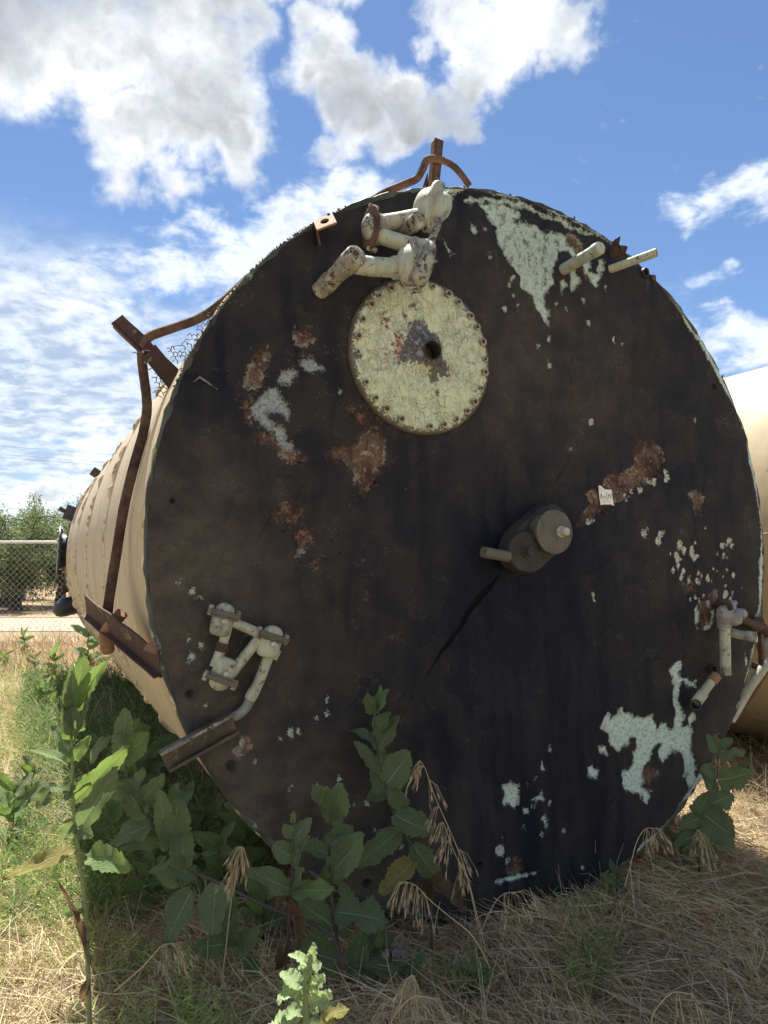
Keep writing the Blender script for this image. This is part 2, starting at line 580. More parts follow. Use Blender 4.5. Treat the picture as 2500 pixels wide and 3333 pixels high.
    c = T.mix(T.math('MULTIPLY', edge, .55), c, (0.40, 0.36, 0.29))
    c = T.mix(m_grey, c, grey)
    c = T.mix(m_crm, c, crm)
    c = T.mix(m_mint, c, mint)
    red = T.mapr(T.attr('red'), 0.0, 0.03)
    c = T.mix(T.math('MULTIPLY', red, T.mapr(n_f, .46, .66)), c, (0.21, 0.092, 0.06))
    crack = T.attr('crack')
    ck = T.math('MULTIPLY', T.mapr(T.math('ADD', crack, T.math('MULTIPLY', T.math('SUBTRACT', n_f, 0.5), 0.010)), 0.0026, 0.0006), 0.9)
    c = T.mix(ck, c, (0.006, 0.006, 0.007))
    # hairline craze in the coat
    craze = T.voro(T.vmath('ADD', uv, T.scale(T.noise(uv, 9, 4, .6, out='Color'), (0.16, 0.16, 0))), 4.2, 'DISTANCE_TO_EDGE', 0)
    crz = T.math('MULTIPLY', T.mapr(craze, 0.006, 0.002), T.mapr(n_m, 0.52, 0.62))
    c = T.mix(T.math('MULTIPLY', crz, .7), c, (0.007, 0.007, 0.008))
    bare = T.math('MAXIMUM', m_rust, T.math('MAXIMUM', m_mint, T.math('MAXIMUM', m_crm, m_grey)))
    lost = T.math('MAXIMUM', T.math('MAXIMUM', T.attr('rust'), T.attr('mint')), T.math('MAXIMUM', T.attr('cream'), T.attr('grey')))
    lost = T.mapr(T.math('ADD', lost, T.math('MULTIPLY', T.math('SUBTRACT', n_f, 0.5), 0.05)), -.005, .005)
    h = T.math('MULTIPLY', n_f, 0.0042)
    h = T.math('ADD', h, T.math('MULTIPLY', n_m, 0.010))
    h = T.math('SUBTRACT', h, T.math('MULTIPLY', lost, 0.0040))
    nrm = T.bump(h, 0.75, 1.0)
    rough = T.math('ADD', T.mapr(n_f, .3, .7, 0.48, 0.68), T.math('MULTIPLY', T.math('MAXIMUM', bare, dm), 0.25))
    return pb(T, c, rough, 0.0, nrm, 0.13)


def _shell(T):
    T.flat = True
    uv = T.attr('suv', 'Vector')               # (metres along the axis, metres round the girth)
    circ = T.scale(uv, (14.0, 0.8, 1.0))
    n1 = T.noise(circ, 2.0, 6, 0.6)
    n2 = T.noise(uv, 2.2, 5, 0.6)
    n3 = T.noise(uv, 30.0, 6, 0.65)
    n4 = T.noise(T.scale(uv, (40.0, 1.6, 1.0)), 2.2, 5, 0.65)
    near = T.mapr(T.math('ADD', T.attr('sx'), T.math('MULTIPLY', n2, .25)), 1.1, 0.15)     # the peeled board next to the end plate
    c = T.mix(T.mapr(n1, 0.35, 0.7), (0.53, 0.44, 0.32), (0.43, 0.345, 0.235))
    c = T.mix(T.math('MULTIPLY', near, .75), c, (0.50, 0.395, 0.225))
    c = T.mix(T.mapr(n2, 0.45, 0.75, 0, .6), c, (0.37, 0.29, 0.19))
    c = T.mix(T.math('MULTIPLY', T.mapr(n4, 0.56, 0.70), T.math('ADD', .25, T.math('MULTIPLY', near, .6))), c, (0.24, 0.175, 0.10))
    c = T.mix(T.mapr(n3, 0.60, 0.74, 0, .6), c, (0.22, 0.16, 0.10))
    c = T.mix(T.mapr(T.noise(T.scale(uv, (22.0, .5, 1.0)), 1.6, 5, .65), 0.50, 0.70, 0, .55), c, (0.33, 0.27, 0.19))
    c = T.mix(T.mapr(T.attr('seam'), 0.25, 0.6, 0, .8), c, T.mix(T.mapr(n3, .42, .58), (0.62, 0.55, 0.42), (0.26, 0.20, 0.13)))
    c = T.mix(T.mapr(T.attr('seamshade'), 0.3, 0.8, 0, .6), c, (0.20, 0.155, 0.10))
    h = T.math('ADD', T.math('MULTIPLY', n1, 0.0022), T.math('MULTIPLY', n3, 0.002))
    h = T.math('SUBTRACT', h, T.math('MULTIPLY', T.mapr(n4, 0.60, 0.68), T.math('MULTIPLY', near, .004)))
    return pb(T, c, 0.72, 0.0, T.bump(h, 0.7, 1.0), 0.3)


def _pipe(base, alt, spot, amt, scale=22.0, rough=0.6, metal=0.0):
    def fn(T):
        o = T.obj()
        a = T.noise(o, scale, 5, 0.68)
        b = T.noise(o, scale * 4.5, 4, 0.7)
        g = T.noise(o, scale * 0.4, 4, 0.6)
        c = T.mix(T.mapr(g, .38, .62), base, alt)
        # grime lies on it in soft streaks
        s = T.noise(T.scale(o, (1.0, 1.0, .22)), scale * 1.6, 4, .65)
        c = T.mix(T.mapr(s, .42, .70, 0, .42 if scale > 4 else .30), c, tuple(q * .42 for q in alt))
        m = T.mapr(T.math('ADD', T.math('MULTIPLY', a, .75), T.math('MULTIPLY', b, .35)), amt + .03, amt + 0.13)
        c = T.mix(m, c, T.mix(T.mapr(b, .4, .6), spot, tuple(q * .5 for q in spot)))
        h = T.math('SUBTRACT', T.math('MULTIPLY', b, .0018), T.math('MULTIPLY', m, .0014))
        return pb(T, c, T.math('ADD', rough, T.math('MULTIPLY', m, .2)), metal, T.bump(h, .8, 1.0), .2)
    return fn


def _plain(c1, c2, scale, rough=.8, bump=.003, spec=.3, metal=0.0):
    def fn(T):
        o = T.obj()
        a = T.noise(o, scale, 6, .62)
        b = T.noise(o, scale * 6, 4, .6)
        c = T.mix(T.mapr(T.math('ADD', a, T.math('MULTIPLY', T.math('SUBTRACT', b, .5), .35)), .35, .65), c1, c2)
        return pb(T, c, rough, metal, T.bump(T.math('ADD', a, T.math('MULTIPLY', b, .4)), .7, bump), spec)
    return fn


def _disc(T):
    """cover plate: thick cream paint, cracked all over and lost round the middle"""
    T.flat = True
    uv = T.attr('fuv', 'Vector')
    wob = T.scale(T.noise(uv, 20, 5, .72, out='Color'), (.085, .085, 0))
    st = T.vmath('ADD', T.scale(uv, (1.5, .9, 1)), wob)
    v1 = T.voro(st, 21.0, 'DISTANCE_TO_EDGE', 0)
    cid = T.voro(st, 21.0, 'F1', 1)
    nf = T.noise(uv, 60, 5, .65); nm = T.noise(uv, 7, 4, .55)
    c = T.mix(T.mapr(nm, .38, .62), (0.62, 0.66, 0.455), (0.56, 0.64, 0.485))
    c = T.mix(T.mapr(T.math('ADD', nf, T.math('MULTIPLY', nm, .5)), .78, .98, 0, .65), c, (0.50, 0.42, 0.26))
    tone = T.new('ShaderNodeSeparateXYZ'); T.l.new(cid, tone.inputs[0])
    c = T.mix(T.math('MULTIPLY', tone.outputs[0], .08), c, (0.42, 0.44, 0.32))
    r1 = T.math('ABSOLUTE', T.math('SUBTRACT', T.noise(T.scale(uv, (1.25, .9, 1)), 24, 3, .55, .6), .5))
    r2 = T.math('ABSOLUTE', T.math('SUBTRACT', T.noise(T.scale(uv, (1.9, .7, 1)), 38, 3, .6, .4), .5))
    wid = T.mapr(T.noise(uv, 9, 3, .6), .36, .66, .002, .030)
    k1 = T.mapr(r1, wid, 0.0)
    k2 = T.math('MULTIPLY', T.mapr(r2, .016, 0.0), T.mapr(T.noise(uv, 8, 3, .5), .42, .6, .15, .8))
    k3 = T.math('MULTIPLY', T.mapr(v1, T.mapr(T.noise(uv, 13, 3, .6), .42, .68, .002, .06), .002), .8)
    k = T.math('MAXIMUM', T.math('MAXIMUM', k1, k2), k3)
    c = T.mix(T.math('MULTIPLY', k, .75), c, (0.10, 0.09, 0.06))
    runs = T.mapr(T.noise(T.scale(uv, (30, 2.5, 1)), 3.0, 4, .6), .52, .70, 0, .45)
    c = T.mix(runs, c, (0.44, 0.37, 0.22))
    bare = T.mapr(T.math('ADD', T.attr('bare'), T.math('MULTIPLY', T.math('SUBTRACT', nf, .5), .09)), -.004, .006)
    pink = T.mapr(T.math('ADD', T.attr('pink'), T.math('MULTIPLY', T.math('SUBTRACT', nf, .5), .10)), -.004, .006)
    gr = T.mix(T.mapr(nf, .4, .6), (0.085, 0.08, 0.082), (0.16, 0.15, 0.14))
    gr = T.mix(T.mapr(T.noise(uv, 32, 3, .5), .56, .64, 0, T.attr('blue')), gr, (0.27, 0.36, 0.42))
    c = T.mix(pink, c, T.mix(T.mapr(nf, .42, .6), (0.50, 0.32, 0.29), (0.20, 0.10, 0.09)))
    c = T.mix(bare, c, gr)
    h = T.math('SUBTRACT', T.math('MULTIPLY', T.mapr(r1, 0, .10), .0035), T.math('MULTIPLY', k3, .003))
    h = T.math('ADD', h, T.math('MULTIPLY', nf, .0025))
    h = T.math('SUBTRACT', h, T.math('MULTIPLY', bare, .006))
    return pb(T, c, .72, 0, T.bump(h, .85, 1.0), .3)


def _leaf(base, dark, rib, trans):
    def fn(T):
        r = T.attr('rib')
        o = T.obj()
        n = T.noise(o, 9.0, 4, .6)
        info = T.new('ShaderNodeObjectInfo').outputs['Random']
        c = T.mix(T.mapr(n, .3, .7), dark, base)
        c = T.mix(T.math('MULTIPLY', T.math('SUBTRACT', info, .2), .35, clamp=True), c, tuple(q * 1.5 for q in base))
        blot = T.noise(o, 5.0, 5, .65)
        c = T.mix(T.mapr(blot, .52, .72, 0, .5), c, tuple(.55 * q + .06 for q in base))
        c = T.mix(T.mapr(T.noise(o, 16, 4, .7), .66, .72, 0, .8), c, (0.16, 0.12, 0.06))
        vein = T.mapr(T.math('SINE', T.attr('vein')), .90, 1.0, 0, .18)
        c = T.mix(vein, c, tuple(min(1, q * 2.2) for q in base))
        c = T.mix(T.mapr(r, .66, .92, 0, .85), c, rib)
        p = pb(T, c, .62, 0, T.bump(T.math('ADD', T.noise(o, 22, 4, .6), T.math('MULTIPLY', r, .5)), .6, .03), .3)
        t = T.new('ShaderNodeBsdfTranslucent')
        T.put(t.inputs[0], T.mix(.5, c, trans))
        mx = T.new('ShaderNodeMixShader'); mx.inputs[0].default_value = .33
        T.l.new(p, mx.inputs[1]); T.l.new(t.outputs[0], mx.inputs[2])
        return mx.outputs[0]
    return fn


def _vcol(trans=.3, rough=.75, spec=.25):
    def fn(T):
        c = T.attr('col', 'Color')
        p = pb(T, c, rough, 0, None, spec)
        t = T.new('ShaderNodeBsdfTranslucent'); T.put(t.inputs[0], c)
        mx = T.new('ShaderNodeMixShader'); mx.inputs[0].default_value = trans
        T.l.new(p, mx.inputs[1]); T.l.new(t.outputs[0], mx.inputs[2])
        return mx.outputs[0]
    return fn


def _ground(T):
    o = T.obj()
    a = T.noise(o, 1.1, 6, .6); b = T.noise(o, 30.0, 6, .7); s = T.noise(T.scale(o, (1, 1, 1)), 120, 3, .6)
    c = T.mix(T.mapr(a, .4, .62), (0.30, 0.23, 0.14), (0.38, 0.30, 0.185))
    c = T.mix(T.mapr(b, .45, .68, 0, .8), c, (0.17, 0.125, 0.08))
    c = T.mix(T.mapr(s, .55, .7, 0, .6), c, (0.52, 0.43, 0.27))
    return pb(T, c, .95, 0, T.bump(T.math('ADD', b, T.math('MULTIPLY', s, .5)), .8, .03), .1)


def _field(T):
    o = T.obj()
    a = T.noise(T.scale(o, (.5, 2.2, 1)), .8, 6, .6); b = T.noise(o, 6.0, 6, .7)
    c = T.mix(T.mapr(a, .42, .6), (0.30, 0.22, 0.135), (0.22, 0.135, 0.082))
    c = T.mix(T.mapr(b, .45, .7, 0, .7), c, (0.36, 0.29, 0.18))
    return pb(T, c, .95, 0, T.bump(b, .8, .06), .1)


M = {}
M['coat'] = material('bitumen_coat', _coat)
M['shell'] = material('cream_shell', _shell)
M['mint'] = material('mint_pipe', _pipe((0.36, 0.44, 0.375), (0.42, 0.42, 0.32), (0.15, 0.13, 0.11), .56))
M['cream'] = material('cream_pipe', _pipe((0.47, 0.48, 0.35), (0.37, 0.38, 0.29), (0.14, 0.085, 0.055), .575, 26))
M['creamdirt'] = material('weathered_cream', _pipe((0.40, 0.39, 0.31), (0.24, 0.23, 0.20), (0.10, 0.065, 0.05), .52, 30))
M['rust'] = material('rusty_steel', _plain((0.050, 0.030, 0.027), (0.135, 0.078, 0.055), 9, .85, .006))
M['rustorange'] = material('orange_rust', _plain((0.20, 0.10, 0.06), (0.30, 0.17, 0.11), 12, .85, .006))  # brighter, more orange rust for a few small parts
M['rustpaint'] = material('rust_under_peeling_cream', _pipe((0.066, 0.040, 0.036), (0.10, 0.06, 0.045), (0.46, 0.41, 0.29), .60, 6, .75))
M['galv'] = material('grey_casting', _plain((0.19, 0.185, 0.18), (0.30, 0.29, 0.28), 16, .6, .004, .45))
M['darkcast'] = material('dusty_dark_casting', _pipe((0.036, 0.035, 0.032), (0.052, 0.049, 0.042), (0.26, 0.27, 0.24), .62, 20))
M['dustbrown'] = material('brown_dusty_steel', _pipe((0.085, 0.066, 0.050), (0.13, 0.10, 0.072), (0.36, 0.31, 0.21), .58, 12))
M['dustcap'] = material('dusty_cap', _pipe((0.105, 0.098, 0.082), (0.135, 0.125, 0.10), (0.62, 0.66, 0.60), .645, 18))
M['greypipe'] = material('bare_grey_pipe', _plain((0.16, 0.165, 0.165), (0.24, 0.245, 0.24), 18, .5, .002, .45))
M['bolt'] = material('worn_bolt', _pipe((0.42, 0.40, 0.30), (0.26, 0.22, 0.16), (0.11, 0.06, 0.04), .56, 60))
M['steel'] = material('worn_steel_bolt', _plain((0.30, 0.30, 0.29), (0.48, 0.47, 0.45), 60, .4, .002, .5, .6))
M['hole'] = material('dark_inside', _plain((0.006, 0.006, 0.008), (0.012, 0.012, 0.014), 10, .9))
M['disc'] = material('cracked_cream_paint', _disc)
M['rim'] = material('ragged_rim', _pipe((0.040, 0.042, 0.040), (0.10, 0.105, 0.09), (0.42, 0.52, 0.44), .57, 9))
M['foam'] = material('torn_foam_edge', _plain((0.30, 0.25, 0.155), (0.58, 0.52, 0.36), 25, .95, .01))
M['blacksteel'] = material('black_painted_steel', _plain((0.016, 0.018, 0.022), (0.040, 0.042, 0.048), 6, .45, .003, .5))
M['wire'] = material('rusty_wire', _plain((0.045, 0.035, 0.03), (0.09, 0.065, 0.05), 30, .8))
M['paper'] = material('white_paper', _plain((0.78, 0.79, 0.72), (0.84, 0.85, 0.80), 30, .8, .001))
M['ink'] = material('grey_ink', _plain((0.10, 0.10, 0.11), (0.22, 0.22, 0.21), 60, .8))
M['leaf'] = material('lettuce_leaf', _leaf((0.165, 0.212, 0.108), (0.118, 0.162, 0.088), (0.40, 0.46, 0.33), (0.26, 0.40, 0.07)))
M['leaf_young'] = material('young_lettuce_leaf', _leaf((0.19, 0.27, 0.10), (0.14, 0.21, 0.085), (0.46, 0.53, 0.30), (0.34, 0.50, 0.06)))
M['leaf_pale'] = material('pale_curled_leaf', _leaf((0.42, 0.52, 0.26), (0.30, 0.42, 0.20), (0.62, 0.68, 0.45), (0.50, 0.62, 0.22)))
M['leaf_yellow'] = material('yellowing_leaf', _leaf((0.34, 0.32, 0.085), (0.20, 0.17, 0.07), (0.55, 0.52, 0.28), (0.5, 0.45, 0.08)))
M['leaf_dead'] = material('dead_brown_leaf', _leaf((0.22, 0.14, 0.085), (0.13, 0.078, 0.05), (0.32, 0.22, 0.14), (0.3, 0.18, 0.08)))
M['stem'] = material('purple_green_stem', _plain((0.085, 0.072, 0.055), (0.075, 0.050, 0.048), 8, .6, .001))
M['stem_green'] = material('pale_green_stem', _plain((0.21, 0.23, 0.10), (0.16, 0.20, 0.09), 8, .6, .001))
M['straw'] = material('dry_straw', _vcol(.28))
M['weed'] = material('fine_green_weed', _vcol(.38))
M['ground'] = material('thatch_soil', _ground)
M['field'] = material('dry_field', _field)
M['road'] = material('pale_gravel_road', _plain((0.25, 0.215, 0.165), (0.32, 0.28, 0.22), 3, .95, .01, .1))
M['fence'] = material('galvanised_wire', _plain((0.52, 0.52, 0.50), (0.62, 0.62, 0.60), 12, .5, .001, .5))
M['rail'] = material('galvanised_rail', _plain((0.60, 0.60, 0.60), (0.70, 0.70, 0.70), 12, .38, .001, .5, .6))
M['bark'] = material('dark_bark', _plain((0.045, 0.040, 0.036), (0.085, 0.075, 0.065), 12, .95, .03))
M['treeleaf'] = material('almond_leaf', _vcol(.45, .55))
M['stone'] = material('broken_concrete', _plain((0.22, 0.19, 0.165), (0.36, 0.32, 0.28), 20, .95, .01))
M['cable'] = material('black_cable', _plain((0.03, 0.03, 0.03), (0.05, 0.05, 0.05), 4, .6))
M['tank2'] = material('cream_tank_paint', _pipe((0.42, 0.35, 0.235), (0.35, 0.285, 0.185), (0.22, 0.15, 0.085), .62, 3.0, .6))
M['cream_label'] = material('faded_cream', _plain((0.5, 0.46, 0.34), (0.6, 0.55, 0.42), 8, .7))

# ------------------------------------------------------------------ the tank
random.seed(4)
TANK_L = 7.7
BASE = (CC + AX * 0.2) * np.array([1, 1, 0])
tank = root('storage_tank', BASE, 'old cream storage tank lying on its side with a flaking black end plate', 'tank', None)


def poly_px(x0, y0, sc, pts, ax=0.0):
    return [face_xy(P(x0 + sc * a, y0 + sc * b, ax)) for a, b in pts]


def sdf_poly(x, y, poly):
    """signed distance, positive inside"""
    p = np.asarray(poly)
    lo = p.min(0) - .12; hi = p.max(0) + .12
    out = np.full(x.shape, -1.0)
    sel = (x > lo[0]) & (x < hi[0]) & (y > lo[1]) & (y < hi[1])
    xs = x[sel]; ys = y[sel]
    if not len(xs):
        return out
    d = np.full(xs.shape, 9.0); inside = np.zeros(xs.shape, bool)
    n = len(p)
    for i in range(n):
        a = p[i]; b = p[(i + 1) % n]
        e = b - a; l = e @ e + 1e-12
        t = np.clip(((xs - a[0]) * e[0] + (ys - a[1]) * e[1]) / l, 0, 1)
        d = np.minimum(d, np.hypot(xs - a[0] - t * e[0], ys - a[1] - t * e[1]))
        c = ((a[1] > ys) != (b[1] > ys)) & (xs < (b[0] - a[0]) * (ys - a[1]) / (b[1] - a[1] + 1e-12) + a[0])
        inside ^= c
    out[sel] = np.where(inside, d, -d)
    return out


def dist_line(x, y, pl):
    p = np.asarray(pl); d = np.full(x.shape, 1.0)
    lo = p.min(0) - .08; hi = p.max(0) + .08
    sel = (x > lo[0]) & (x < hi[0]) & (y > lo[1]) & (y < hi[1])
    xs = x[sel]; ys = y[sel]; dd = np.full(xs.shape, 1.0)
    for i in range(len(p) - 1):
        a = p[i]; e = p[i + 1] - a; l = e @ e + 1e-12
        t = np.clip(((xs - a[0]) * e[0] + (ys - a[1]) * e[1]) / l, 0, 1)
        dd = np.minimum(dd, np.hypot(xs - a[0] - t * e[0], ys - a[1] - t * e[1]))
    d[sel] = dd
    return d


# --- paint losses on the end plate, traced in four views of the photograph
V1 = (950, 400, .7535); V2 = (750, 1050, .3844); V3 = (1850, 1350, .294); V4 = (2050, 1700, .3165); V5 = (1600, 2200, .5425); V6 = (600, 1900, .3014); V7 = (900, 2200, .512)
MINT = [
    (V1, [(800, 345), (850, 400), (880, 450), (890, 510), (930, 570), (965, 640), (1000, 700), (1040, 735), (1060, 790), (1085, 840), (1110, 870), (1120, 830), (1100, 790), (1090, 745), (1110, 715), (1140, 700), (1130, 640), (1150, 590), (1160, 560), (1200, 545), (1215, 585), (1240, 570), (1215, 530), (1180, 490), (1110, 460), (1060, 450), (1050, 430), (1000, 420), (960, 420), (985, 395), (960, 370), (900, 350)]),
    (V1, [(1165, 690), (1175, 745), (1190, 700), (1175, 680)]), (V1, [(1200, 640), (1215, 745), (1240, 690), (1232, 640), (1210, 625)]),
    (V1, [(1248, 590), (1275, 650), (1310, 718), (1335, 690), (1341, 590), (1325, 590), (1320, 640), (1290, 640), (1288, 590)]),
    (V1, [(740, 322), (870, 322), (1040, 362), (1180, 425), (1300, 490), (1290, 498), (1170, 440), (1050, 385), (870, 345), (745, 340)]),
    (V1, [(590, 306), (700, 300), (705, 312), (595, 325)]),
    (V1, [(650, 500), (662, 520), (690, 570), (678, 570)]),
    (V4, [(405, 1500), (450, 1450), (540, 1410), (530, 1500), (520, 1560), (570, 1620), (650, 1620), (680, 1700), (640, 1690), (560, 1670), (510, 1660), (520, 1740), (510, 1830), (545, 1920), (550, 2050), (545, 2230), (500, 2230), (470, 2050), (480, 1960), (445, 1860), (440, 1760), (465, 1690), (450, 1620), (440, 1550)]),
    (V4, [(580, 1990), (650, 1955), (665, 2010), (630, 2110), (600, 2050)]), (V4, [(1165, 1330), (1225, 1400), (1190, 1515), (1178, 1420)]),
    (V4, [(640, 890), (690, 880), (700, 960), (690, 1080), (665, 1000)]), (V4, [(830, 900), (880, 910), (830, 1040), (770, 1120), (745, 1080), (800, 1040)]),
    (V4, [(1310, 860), (1325, 870), (1305, 980), (1292, 980)]),
    (V5, [(655, 310), (665, 260), (695, 215), (720, 250), (760, 245), (780, 185), (800, 210), (850, 225), (860, 260), (930, 240), (975, 250), (1005, 310), (1000, 345), (1030, 285), (1055, 275), (1070, 310), (1130, 305), (1180, 290), (1210, 320), (1205, 420), (1220, 520), (1220, 620), (1190, 685), (1170, 640), (1150, 540), (1150, 470), (1100, 455), (1075, 420), (1050, 500), (1035, 520), (1015, 480), (1030, 400), (990, 420), (975, 480), (930, 540), (915, 600), (900, 660), (920, 690), (960, 710), (940, 765), (910, 730), (860, 705), (820, 690), (790, 640), (780, 560), (820, 560), (860, 520), (845, 470), (880, 420), (870, 380), (840, 360), (830, 420), (760, 445), (710, 410), (705, 340)]),
    (V5, [(650, 420), (700, 440), (702, 472), (655, 465)]), (V5, [(572, 560), (600, 530), (638, 570), (622, 618), (585, 602)]),
    (V5, [(65, 650), (105, 640), (118, 655), (160, 640), (162, 720), (150, 795), (110, 772), (80, 775), (70, 700)]),
    (V5, [(252, 740), (285, 688), (302, 735), (270, 758)]), (V5, [(298, 835), (322, 826), (338, 870), (326, 904), (298, 880)]),
    (V5, [(30, 1212), (100, 1188), (170, 1183), (262, 1172), (252, 1197), (170, 1207), (100, 1238), (40, 1228)]),
    (V7, [(562, 850), (582, 785), (604, 820)]),
]
MINT_DOT = [(V1, 790, 457, 13), (V1, 923, 802, 10), (V1, 985, 793, 5), (V1, 965, 747, 8), (V1, 945, 705, 8), (V1, 955, 668, 9), (V1, 1062, 962, 6), (V1, 1116, 935, 8), (V1, 1108, 1045, 10), (V1, 1280, 862, 6),
            (V1, 1188, 808, 6), (V1, 1150, 780, 7), (V1, 1255, 768, 5), (V1, 1350, 715, 5), (V1, 830, 452, 5), (V1, 860, 575, 5), (V1, 618, 598, 7),
            (V5, 345, 750, 13), (V5, 195, 805, 16), (V5, 302, 540, 15), (V5, 65, 965, 12), (V5, 425, 925, 7), (V5, 300, 945, 8), (V5, 85, 1095, 12), (V5, 85, 1115, 10), (V5, 535, 1145, 8), (V5, 685, 1078, 6), (V5, 215, 645, 6), (V5, 240, 785, 6), (V5, 342, 425, 6), (V5, 190, 905, 7), (V5, 265, 615, 6),
            (V7, 395, 650, 10), (V7, 490, 820, 9), (V7, 682, 655, 20), (V7, 250, 675, 7), (V7, 88, 700, 7), (V7, 315, 235, 8), (V7, 320, 140, 9), (V7, 800, 1090, 12), (V7, 1082, 720, 7), (V7, 635, 985, 8), (V7, 75, 355, 14), (V7, 140, 350, 10),
            (V6, 45, 600, 26), (V6, 170, 670, 17), (V6, 60, 770, 26), (V6, 85, 800, 22), (V6, 85, 70, 14), (V6, 160, 150, 18), (V6, 600, 1720, 14), (V6, 1540, 1230, 13), (V6, 1530, 1390, 13), (V6, 1100, 1590, 10), (V6, 1230, 1610, 14), (V6, 1030, 1695, 9), (V6, 1155, 1640, 8), (V6, 1430, 1460, 8), (V6, 765, 1920, 12),
            (V6, -50, -10, 10), (V6, 230, 1320, 9), (V3, 1390, 50, 8), (V2, 1475, 1400, 9), (V2, 910, 585, 12)]
GREY = [(V2, [(350, 540), (270, 620), (180, 720), (185, 780), (230, 850), (300, 910), (380, 990), (440, 1030), (500, 1090), (530, 1060), (480, 980), (440, 900), (370, 870), (310, 820), (290, 770), (400, 760), (450, 840), (490, 830), (500, 760), (460, 690), (430, 620), (400, 560)]),
        (V2, [(400, 490), (440, 410), (520, 400), (565, 460), (500, 530), (450, 525)]), (V2, [(600, 330), (680, 290), (765, 420), (690, 440), (610, 370)])]
RUST = [(V2, [(200, 250), (300, 210), (340, 330), (280, 400), (240, 540), (140, 540), (150, 420), (200, 330)]), (V2, [(530, 60), (640, 20), (680, 120), (600, 200), (530, 150)]),
        (V2, [(60, 640), (170, 640), (220, 760), (190, 860), (110, 840), (90, 760)]), (V2, [(180, 965), (230, 910), (330, 960), (470, 1060), (640, 1150), (620, 1205), (500, 1190), (400, 1130), (330, 1050), (240, 990)]),
        (V2, [(830, 1110), (930, 1010), (1060, 1020), (1110, 930), (1250, 910), (1280, 1000), (1290, 1150), (1270, 1290), (1200, 1420), (1090, 1500), (1060, 1440), (1070, 1330), (1020, 1220), (930, 1170), (850, 1150)]),
        (V2, [(970, 715), (1020, 710), (1060, 770), (1130, 785), (1172, 850), (1150, 920), (1100, 895), (1060, 815), (1000, 795)]), (V2, [(1110, 700), (1170, 740), (1235, 830), (1225, 890), (1190, 910), (1200, 820)]),
        (V2, [(330, 1640), (480, 1530), (600, 1560), (610, 1640), (480, 1720), (340, 1690)]), (V2, [(510, 1820), (570, 1730), (690, 1750), (700, 1850), (600, 1890), (572, 1990), (545, 1980), (560, 1880)]), (V2, [(680, 2000), (775, 1985), (745, 2090), (690, 2050)]),
        (V3, [(750, 330), (820, 270), (1000, 340), (1040, 420), (1060, 580), (1000, 670), (820, 770), (700, 850), (560, 950), (480, 1010), (350, 1090), (200, 1170), (100, 1230), (150, 1130), (240, 1000), (240, 850), (350, 790), (450, 700), (520, 620), (650, 640), (740, 550), (730, 420)]),
        (V3, [(1325, 870), (1420, 830), (1475, 920), (1460, 1070), (1400, 1095), (1370, 960)]),
        (V4, [(690, 860), (780, 740), (880, 720), (905, 800), (830, 900), (800, 1050), (740, 1090), (690, 1000), (700, 930)]), (V4, [(550, 640), (650, 630), (655, 700), (560, 700)]),
        (V5, [(930, 530), (1000, 590), (970, 665), (900, 640)]), (V5, [(90, 1120), (160, 1080), (165, 1160), (140, 1195), (95, 1180)]), (V5, [(1290, 370), (1360, 330), (1370, 420), (1310, 450)]),
        (V1, [(1165, 500), (1210, 480), (1260, 530), (1255, 590), (1225, 560), (1200, 540)]), (V1, [(1245, 620), (1275, 640), (1285, 690), (1265, 665)]),
        (V6, [(570, 1760), (640, 1690), (710, 1710), (700, 1820), (640, 1860), (575, 1840)]), (V3, [(-10, 395), (30, 390), (15, 470), (-10, 480)])]
RED = [(V4, 750, 1000, 55), (V4, 815, 760, 35), (V4, 880, 735, 30), (V2, 1090, 820, 60), (V3, 265, 90, 40), (V3, 1390, 900, 50), (V3, 300, 980, 50), (V2, 610, 1790, 80), (V2, 430, 1090, 50), (V2, 600, 140, 50), (V4, 440, 1650, 20)]
